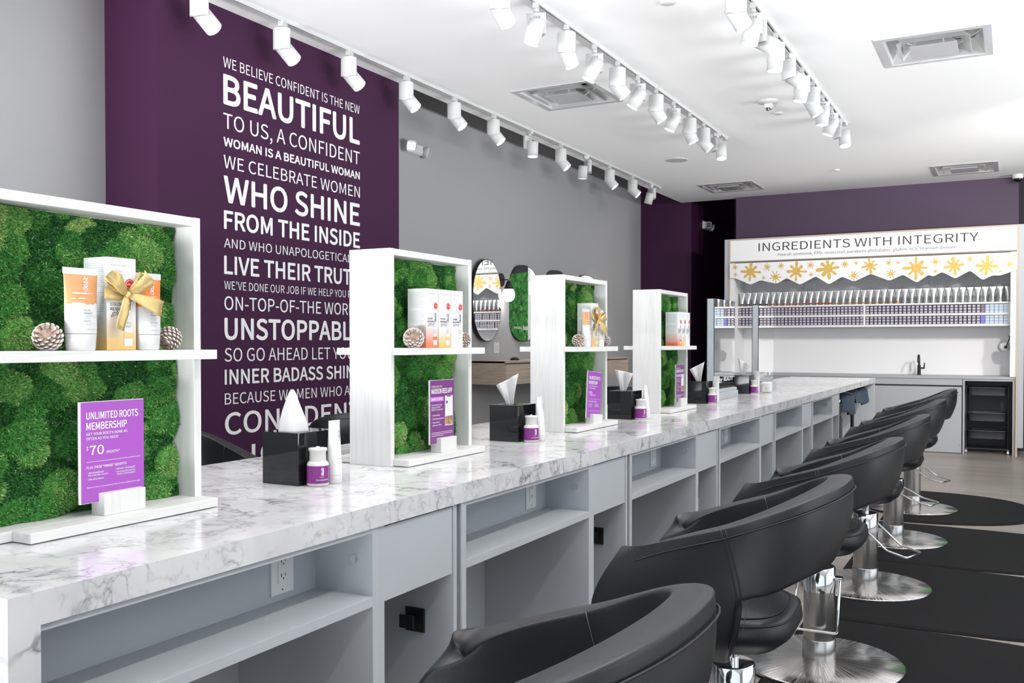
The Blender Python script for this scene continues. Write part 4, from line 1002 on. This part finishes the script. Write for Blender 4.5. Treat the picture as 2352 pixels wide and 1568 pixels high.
# counter, cabinets, tap, paper roll, trolley
t = tag(MB().box(-3.312, .038, 12.325, 12.86, .895, .925).build('sink_worktop', M['cab_sink'], None, bev=.001), 'grey worktop running under the sink alcove', 'worktop')
t = thing('sink_cabinet', 'long grey cabinet under the sink worktop', 'cabinet', (0, 12.335, 0))
MB().box(-3.30, -.512, .02, .50, 0, .895).build('carcass', M['black_plastic'], t)
MB().box(-3.312, -.520, .0, .02, .816, .895).build('top_rail', M['cab_sink'], t, bev=.001)
m = MB()
for a, b in ((-3.312, -1.862), (-1.858, -.526)): m.box(a, b, .0, .02, .006, .795)
m.build('access_panel', M['cab_sink'], t, bev=.001)
m = MB()
for x, z in ((-.545, .70), (-.545, .10), (-2.2, .70)): m.cyl((x, 0, z), (x, -.003, z), .005, n=12)
m.build('screw_caps', M['chrome'], t)
t = thing('trolley_bay', 'grey open bay holding the black trolley at the right end', 'cabinet', (0, 12.335, 0))
MB().box(-.512, -.494, 0, .50, 0, .892).box(.011, .036, 0, .50, 0, .895).build('side_panel', M['cab_sink'], t)
MB().box(-.494, .011, 0, .05, .872, .892).build('top_rail', M['cab_sink'], t)
MB().box(-.494, .011, .48, .50, 0, .892).build('back_panel', M['black_plastic'], t)
t = thing('sink_tap', 'black gooseneck tap with side lever at the sink', 'tap', (-1.022, 12.66, .925))
m = MB().lathe([(.028, 0), (.028, .008), (.021, .012), (.020, .12), (.013, .125)], 24)
m.tube([(0, 0, .12), (0, 0, .19)]+[(0, -.055+.055*math.cos(a), .19+.055*math.sin(a)) for a in np.linspace(.3, PI, 9)]+[(0, -.11, .155)], .0125, 14)
m.build('spout', M['black_matte'], t)
MB().cyl((.018, 0, .085), (.062, 0, .085), .010).cyl((.055, 0, .078), (.064, 0, .150), .009, .007).build('lever', M['black_matte'], t)
t = thing('paper_roll', 'white paper roll on a black bracket at the right of the alcove', 'paper roll', (-.085, 12.50, 1.275), .35)
MB().lathe([(.018, -.05), (.055, -.05), (.056, 0), (.055, .05), (.018, .05)], 36).build('roll', M['tissue'], t).rotation_euler = (PI/2, 0, 0)
m = MB().cyl((0, -.065, 0), (0, .06, 0), .017).tube([(0, -.062, 0), (.028, -.064, .07), (.052, -.045, .125), (.060, .02, .130)], .006, 8); m.build('bracket', M['black_matte'], t)
t = thing('trolley', 'black three tray trolley on castors in the open bay', 'trolley', (-.255, 12.56, 0))
for z0, hh in ((.700, .095), (.395, .098), (.185, .095)):
    m = MB(); W, D = .205, .17
    ringr = lambda w, d, z: [(x, y, z) for x, y in [(w*math.copysign(abs(math.cos(a))**.35, math.cos(a)), d*math.copysign(abs(math.sin(a))**.35, math.sin(a))) for a in np.linspace(0, 2*PI, 40, endpoint=False)]]
    m.loft([ringr(W*.96, D*.96, z0), ringr(W, D, z0+hh), ringr(W+.006, D+.006, z0+hh), ringr(W+.006, D+.006, z0+hh-.006)], 0, True, False)
    m.loft([ringr(W-.006, D-.006, z0+hh), ringr(W*.94, D*.94, z0+.006)], 0, False, True)
    m.build('tray', M['black_plastic'], t)
m = MB()
for sx in (-1, 1):
    for sy in (-1, 1): m.cyl((sx*.222, sy*.15, .06), (sx*.222, sy*.15, .815), .008, n=12)
    m.tube([(sx*.222, -.15, .06), (sx*.222, .15, .06)], .010, 8)
for sy in (-1, 1): m.tube([(-.222, sy*.15, .062), (.222, sy*.15, .062)], .010, 8)
m.build('frame', M['black_matte'], t)
for sx in (-1, 1):
    for sy in (-1, 1):
        m = MB().cyl((sx*.222-.011, sy*.15, .024), (sx*.222+.011, sy*.15, .024), .024, n=20).box(sx*.222-.004, sx*.222+.004, sy*.15-.01, sy*.15+.01, .03, .06); m.build('castor', M['chrome'], t)
# moss wall to the right of the alcove (only a sliver shows)
t = thing('moss_wall_panel', 'tall moss wall panel just right of the sink alcove', 'moss wall', (.135, 12.975, .95))
MB().box(0, 2.05, -.012, .0, -.30, 1.75).build('backing_board', M['dark_paint'], t)
mw = bpy.data.objects.new('moss', moss_mesh(2.0, 1.70, 21, 12000, blade=.02)); COL.objects.link(mw); mw.parent = t; mw.rotation_euler = (0, 0, -PI/2); mw.location = (.02, -.014, .0)
struct(MB().box(.07, 7.0, 12.955, 12.979, 0, .10).build('baseboard_back', M['black_matte']))

# ------------------------------------------------------------------ ceiling: tracks, heads, diffusers, small fittings
TRK = [(-4.025, 3.2, 11.44, 'left'), (-2.492, 3.6, 8.99, 'middle'), (-1.365, 4.2, 8.92, 'right')]
for x, y0, y1, nm in TRK:
    t = thing('lighting_track', f'white ceiling lighting track, the {nm} one of three', 'track', (x, 0, ZC), 0, 'lighting tracks on the ceiling')
    MB().box(-.017, -.006, y0, y1, -.020, 0).box(.006, .017, y0, y1, -.020, 0).box(-.006, .006, y0, y1, -.008, 0).build('rail', M['white_metal'], t)
    MB().box(-.0059, .0059, y0+.02, y1-.05, -.0092, -.0081).build('slot', M['slot'], t)
    MB().box(-.020, .020, y1, y1+.09, -.030, 0).build('end_feed', M['white_metal'], t, bev=.002)
def head_meshes():
    R = .060; ad = MB().box(-.016, .016, -.032, .032, -.050, -.010).lathe([(.018, -.050), (.018, -.066)], 20).mesh('adapter', M['white_metal'])
    # body: a cylinder sliced flat on one side (+y), foot cut on the slant
    m = MB()
    arc = [(R*math.cos(a), R*math.sin(a)) for a in np.linspace(math.radians(192), math.radians(348), 26)]
    fl = -.012; arc = [(x, min(y, fl)) for x, y in arc]
    zb = lambda x: -.205+.016*abs(x)/R
    m.loft([[(x, y, -.066) for x, y in arc], [(x, y, zb(x)) for x, y in arc]], 0, True, True, True)
    body = m.mesh('driver_body', M['white_metal'])
    # lamp: full cylinder turning on the flat face, axis along local -z
    l = MB().lathe([(.0475, .050), (.050, .048), (.050, -.088), (.0465, -.088), (.0455, -.083)], 36, (0, .040, 0), 0, True, True, False).mesh('lamp_head', M['white_metal'])
    e = MB(); disc(e, (0, .040, -.0835), (0, 1, 0), (1, 0, 0), .0457, 0, 30); lens = e.mesh('lens', M['lamp_face'])
    s = MB()
    for k in range(3): rect(s, (0, fl+.0006, 0), (1, 0, 0), V_, -.025+.016*k, -.014+.016*k, -.096, -.082)
    for k in range(4): rect(s, (0, fl+.0006, 0), (1, 0, 0), V_, -.027, .02, -.108-.006*k, -.1065-.006*k)
    return ad, body, lens, l, s.mesh('rating_label', M['ink_light'])
HM = head_meshes()
def track_head(x, y, az, tilt, label, power=None):
    """az turns the whole head on its adapter; tilt swings the lamp (positive: towards local +x)"""
    t = thing('track_spotlight', label, 'spotlight', (x, y, ZC), az, 'white track spotlights')
    for me, nm in ((HM[0], 'adapter'), (HM[1], 'driver_body'), (HM[4], 'rating_label')):
        o = bpy.data.objects.new(nm, me); COL.objects.link(o); o.parent = t
    o = bpy.data.objects.new('lamp_head', HM[3]); COL.objects.link(o); o.parent = t; o.location = (0, 0, -.180); o.rotation_euler = (0, -tilt, 0)
    q = bpy.data.objects.new('lens', HM[2]); COL.objects.link(q); q.parent = o
    l = bpy.data.lights.new('spot', 'SPOT'); l.energy = (power or SPOT_W); l.spot_size = math.radians(62); l.spot_blend = .7; l.shadow_soft_size = .035; l.color = (1, .965, .92)
    s = bpy.data.objects.new('spot', l); COL.objects.link(s); s.parent = o; s.location = (0, .040, -.096)
    return t
R_ = math.radians
H1 = [3.80, 4.467, 5.132, 5.818, 6.50, 7.152, 7.839, 8.536, 9.16, 9.828, 10.55, 11.20]
for i, y in enumerate(H1):
    az, tl = (R_(14), R_(40))
    if i == 6: az, tl = R_(-100), R_(3)
    elif i == 8: az, tl = R_(150), R_(8)
    elif i == 10: az, tl = R_(15), R_(48)
    elif i == 11: az, tl = R_(170), R_(16)
    track_head(TRK[0][0], y, az, tl, f'white track spotlight, {ordn(i+1)} from the near end of the left track', 22)
H2 = [(4.50, 'A', 25), (4.935, 'B', 17), (5.366, 'A', 22), (5.809, 'B', 28), (6.227, 'A', 38), (6.636, 'B', 30), (7.045, 'A', 33), (7.473, 'B', 24), (7.912, 'A', 24), (8.33, 'A', 42), (8.767, 'C', 12)]
for i, (y, k, d) in enumerate(H2):
    az, tl = {'A': (R_(20), R_(d)), 'B': (PI+R_(20), R_(d)), 'C': (R_(-60), R_(d))}[k]
    track_head(TRK[1][0], y, az, tl, f'white track spotlight, {ordn(i+1)} from the near end of the middle track')
H3 = [(5.17, 'A', 30), (5.545, 'B', 12), (5.759, 'A', 58), (6.151, 'B', 4), (6.617, 'A', 55), (7.006, 'B', 10), (7.413, 'A', 30), (7.838, 'B', 2), (8.261, 'B', 22), (8.724, 'C', 12)]
for i, (y, k, d) in enumerate(H3):
    az, tl = {'A': (R_(12 if d < 50 else -30), R_(d)), 'B': (PI+R_(12), R_(d)), 'C': (R_(-60), R_(d))}[k]
    track_head(TRK[2][0], y, az, tl, f'white track spotlight, {ordn(i+1)} from the near end of the right track')

def square_cone(m, a0, z0, a1, z1, th=.004):
    for s in range(4):
        c, q = round(math.cos(s*PI/2)), round(math.sin(s*PI/2)); P = lambda u, v, z: (u*c-v*q, u*q+v*c, z)
        m.add([P(a0, -a0, z0), P(a0, a0, z0), P(a1, a1, z1), P(a1, -a1, z1), P(a0-th, -a0+th, z0), P(a0-th, a0-th, z0), P(a1-th, a1-th, z1), P(a1-th, -a1+th, z1)], [(0,1,2,3), (4,7,6,5), (0,4,5,1), (3,2,6,7)])
M['vent'] = new_mat('glossy_white_metal', (.74, .75, .75), .10, .45)
VL = ['between the left and middle tracks', 'right of the right track, nearer of those two', 'at the back left, above the corridor corner', 'at the back right, before the sink wall']
for (x, y), lb in zip(VENTS, VL):
    t = thing('air_diffuser', 'square white ceiling air diffuser '+lb, 'vent', (x, y, ZC), 0, 'square ceiling air diffusers')
    m = MB()
    for a, b, c, d in rects_minus(-.35, .35, -.35, .35, [(-.30, .30, -.30, .30)]): m.box(a, b, c, d, -.006, -.0005)
    m.build('flange', M['vent'], t, bev=.001)
    m = MB(); square_cone(m, .302, -.004, .24, .10); m.build('outer_cone', M['vent'], t)
    m = MB(); square_cone(m, .225, -.012, .165, .048); m.build('middle_cone', M['vent'], t)
    m = MB(); square_cone(m, .145, -.018, .11, .02); m.box(-.145, .145, -.145, .145, -.021, -.018); m.build('inner_panel', M['vent'], t)
    m = MB()
    for s in range(4):
        c, q = round(math.cos(s*PI/2)), round(math.sin(s*PI/2)); m.cyl((.10*c-.06*q, .10*q+.06*c, .0), (.25*c-.06*q, .25*q+.06*c, .075), .005, n=8)
    m.build('struts', M['vent'], t)
    m = MB().lathe([(.170, .104), (.170, .30), (.0, .30)], 40, cap0=False, cap1=False); m.build('duct', M['slot'], t)
    m = MB()
    for a, b, c, d in rects_minus(-.314, .314, -.314, .314, [(-.12, .12, -.12, .12)]): m.box(a, b, c, d, .104, .108)
    m.build('back_plate', M['vent'], t)
def cover(x, y, r, label, name='sprinkler_cover', drop=.012):
    o = MB().lathe([(r*.9, 0), (r, -.003), (r*.96, -drop*.7), (r*.75, -drop), (.001, -drop*1.02)], 36, cap0=False, cap1=False).build(name, M['white'])
    o.location = (x, y, ZC-.0002); tag(o, label, 'ceiling fitting', 'small ceiling fittings'); return o
cover(-1.823, 8.327, .042, 'small white round cover plate beside the ceiling beacon')
cover(-1.813, 5.32, .044, 'small white round cover plate at the top edge of the picture')
cover(-1.818, 11.37, .040, 'small white round cover plate far back on the ceiling')
o = thing('ceiling_speaker', 'flat round white speaker grille in the ceiling', 'speaker', (-3.271, 9.927, ZC))
MB().lathe([(.122, 0), (.125, -.004), (.118, -.007), (.110, -.006)], 48, cap0=False, cap1=False).build('rim', M['white'], o)
MB().lathe([(.110, -.004), (.001, -.008)], 48, cap0=False, cap1=False).build('grille', M['white_metal'], o)
o = thing('fire_beacon', 'white ceiling alarm beacon with clear lens between the tracks', 'alarm beacon', (-1.803, 7.88, ZC))
MB().lathe([(.080, 0), (.086, -.006), (.080, -.016), (.050, -.022)], 40, cap0=False).build('base', M['white'], o)
MB().box(-.036, .036, -.03, .03, -.062, -.020).build('housing', M['white'], o, bev=.012)
MB().lathe([(.030, -.045), (.028, -.068), (.015, -.080), (.001, -.082)], 24, cap0=False, cap1=False).build('lens', M['chrome'], o)
o = thing('dome_camera', 'white dome security camera at the back right corner of the ceiling', 'camera', (.045, 12.72, ZC))
MB().lathe([(.058, 0), (.062, -.012), (.058, -.045), (.050, -.050)], 36, cap0=False).build('housing', M['white'], o)
MB().lathe([(.046, -.048), (.043, -.066), (.030, -.082), (.012, -.090), (.001, -.091)], 36, cap0=False, cap1=False).build('smoked_dome', M['black_gloss'], o)

# ------------------------------------------------------------------ left wall: emergency lights, mirrors, sconces, cabinets
def emergency(loc, rz, label):
    t = thing('emergency_light', label, 'emergency light', loc, rz, 'emergency lights')   # local +x leaves the wall
    m = MB(); m.loft([[(0, -.13, -.058), (0, .13, -.058), (0, .13, .060), (0, -.13, .060)], [(.055, -.118, -.050), (.055, .118, -.050), (.055, .118, .046), (.055, -.118, .046)], [(.075, -.10, -.034), (.075, .10, -.034), (.075, .10, .030), (.075, -.10, .030)]], 0, True, True, False)
    m.build('housing', M['white'], t, bev=.006)
    for s, a in ((-1, -.55), (1, .9)):
        e = bpy.data.objects.new('lamp', None); 
        c = Vector((.085, s*.105, -.004)) if s < 0 else Vector((.055, .175, -.012))
        d = Vector((math.cos(a), math.sin(a), -.25)).normalized(); u = d.cross(V_).normalized(); v = u.cross(d)
        m = MB(); R = lambda k, q: [c+d*q+u*x*k+v*y*k for x, y in [(.052*math.copysign(abs(math.cos(g))**.5, math.cos(g)), .052*math.copysign(abs(math.sin(g))**.5, math.sin(g))) for g in np.linspace(0, 2*PI, 32, endpoint=False)]]
        m.loft([R(.35, -.038), R(.8, -.024), R(1, .004), R(1, .012), R(.88, .014), R(.86, .008)], 0, True, True)
        for i in range(4):
            for j in range(3):
                p = c+d*.0085+u*(-.030+.020*i)+v*(-.022+.022*j); disc(m, p+d*.0012, u, v, .0088, 1, 12)
        m.build('lamp_head', [M['white'], M['chrome']], t); bpy.data.objects.remove(e)
    return t
emergency((XL, 7.06, 3.095), 0, 'white twin head emergency light on the grey wall beside the purple pilaster')
emergency((-4.08, 13.72, 3.085), 0, 'white twin head emergency light in the dark corridor')

def wall_mirror(y, z, rot, label, caps, script, hw=.285, hh=.425):
    t = thing('wall_mirror', label, 'mirror', (XL+.055, y, z), rot, 'pill shaped wall mirrors')
    def ring(k, x):
        P = []
        for a in np.linspace(0, 2*PI, 72, endpoint=False):
            c, s = math.cos(a), math.sin(a); P.append((x, hw*k*math.copysign(abs(c)**.92, c), hh*k*math.copysign(abs(s)**.92, s)))
        return P
    MB().loft([ring(.97, -.028), ring(1, -.026), ring(1, .008), ring(.985, .008)], 0, True, True).build('frame', M['black_matte'], t)
    m = MB(); m.add(ring(.983, .0088), [tuple(range(72))]); m.build('mirror_face', M['mirror'], t)
    MB().cyl((-.054, 0, 0), (-.028, 0, 0), .05, n=24).build('mount', M['black_matte'], t)
    if caps:
        m = MB(); text(m, caps, (.0095, -.155, -.285), U_, V_, .026, .13, off=.02); text(m, script, (.0095, -.020, -.298), U_, V_, .055, .145, off=.012, shear=.35); m.build('white_print', M['text_white'], t)
    return t
wall_mirror(8.372, 1.763, -.03, 'pill shaped wall mirror reflecting the gold stars', 'LIVE YOUR', 'truth')
wall_mirror(9.190, 1.763, -.268, 'pill shaped wall mirror reflecting green moss, right of the globe sconce', 'FEEL', 'beautiful')
wall_mirror(10.02, 1.763, -.355, 'wall mirror whose dark top shows over the third display, nearer one', None, None)
wall_mirror(10.895, 1.763, -.43, 'wall mirror whose dark top shows over the third display, farther one', None, None)
def sconce(y, label):
    t = thing('wall_sconce', label, 'wall lamp', (XL, y, 2.0), 0, 'globe wall sconces')
    MB().cyl((0, 0, 0), (.016, 0, 0), .072, n=40).build('wall_plate', M['black_matte'], t, bev=.003)
    MB().tube([(.016, 0, 0), (.085, 0, 0), (.096, 0, -.004), (.100, 0, -.014), (.100, 0, -.03)], .006, 10).build('arm', M['black_matte'], t)
    MB().lathe([(.012, -.015), (.016, -.018), (.052, -.100), (.050, -.101)], 32, (.10, 0, 0)).build('cone_socket', M['black_matte'], t)
    MB().lathe([(.050, -.098), (.061, -.125), (.068, -.155), (.066, -.185), (.052, -.215), (.028, -.232), (.001, -.236)], 36, (.10, 0, 0), cap0=False, cap1=False).build('globe', M['bulb'], t)
    l = bpy.data.lights.new('glow', 'POINT'); l.energy = 1.3; l.shadow_soft_size = .07; l.color = (1, .96, .90)
    o = bpy.data.objects.new('glow', l); COL.objects.link(o); o.parent = t; o.location = (.10, 0, -.26); return t
sconce(8.762, 'black wall sconce with glowing white globe between the two mirrors')
sconce(9.62, 'black wall sconce with glowing white globe beyond the second mirror')
t = thing('wall_outlet', 'white wall outlet between the mirrors above the oak cabinet', 'outlet', (XL, 8.666, 1.272)); outlet(t, (0, 0, 0), U_, V_); t.scale = (1, 1.45, .92)
def oak_cabinet(y0, y1, label):
    t = thing('oak_wall_cabinet', label, 'cabinet', (XL, y0, .905), 0, 'oak cabinets on the left wall'); L = y1-y0
    MB().box(0, .425, 0, L, 0, .235).build('carcass', M['walnut'], t, bev=.001)
    MB().box(.425, .445, .002, L-.002, .0, .205).build('drawer_front', M['walnut'], t, bev=.001)
    MB().box(.425, .432, .01, L-.01, .205, .216).build('finger_gap', M['slot'], t)
    MB().box(0, .445, 0, L, .216, .236).build('cabinet_top', M['walnut'], t, bev=.001); return t
oak_cabinet(8.08, 9.70, 'light oak wall cabinet under the globe sconce')
oak_cabinet(9.80, 11.40, 'light oak wall cabinet seen between the third and fourth displays')
o = thing('cable_grommet', 'small dark dome on the oak cabinet top under the outlet', 'dome', (-4.60, 8.62, 1.1412))
MB().lathe([(.050, 0), (.046, .016), (.030, .030), (.001, .036)], 28, cap1=False).build('dome', M['black_matte'], o)
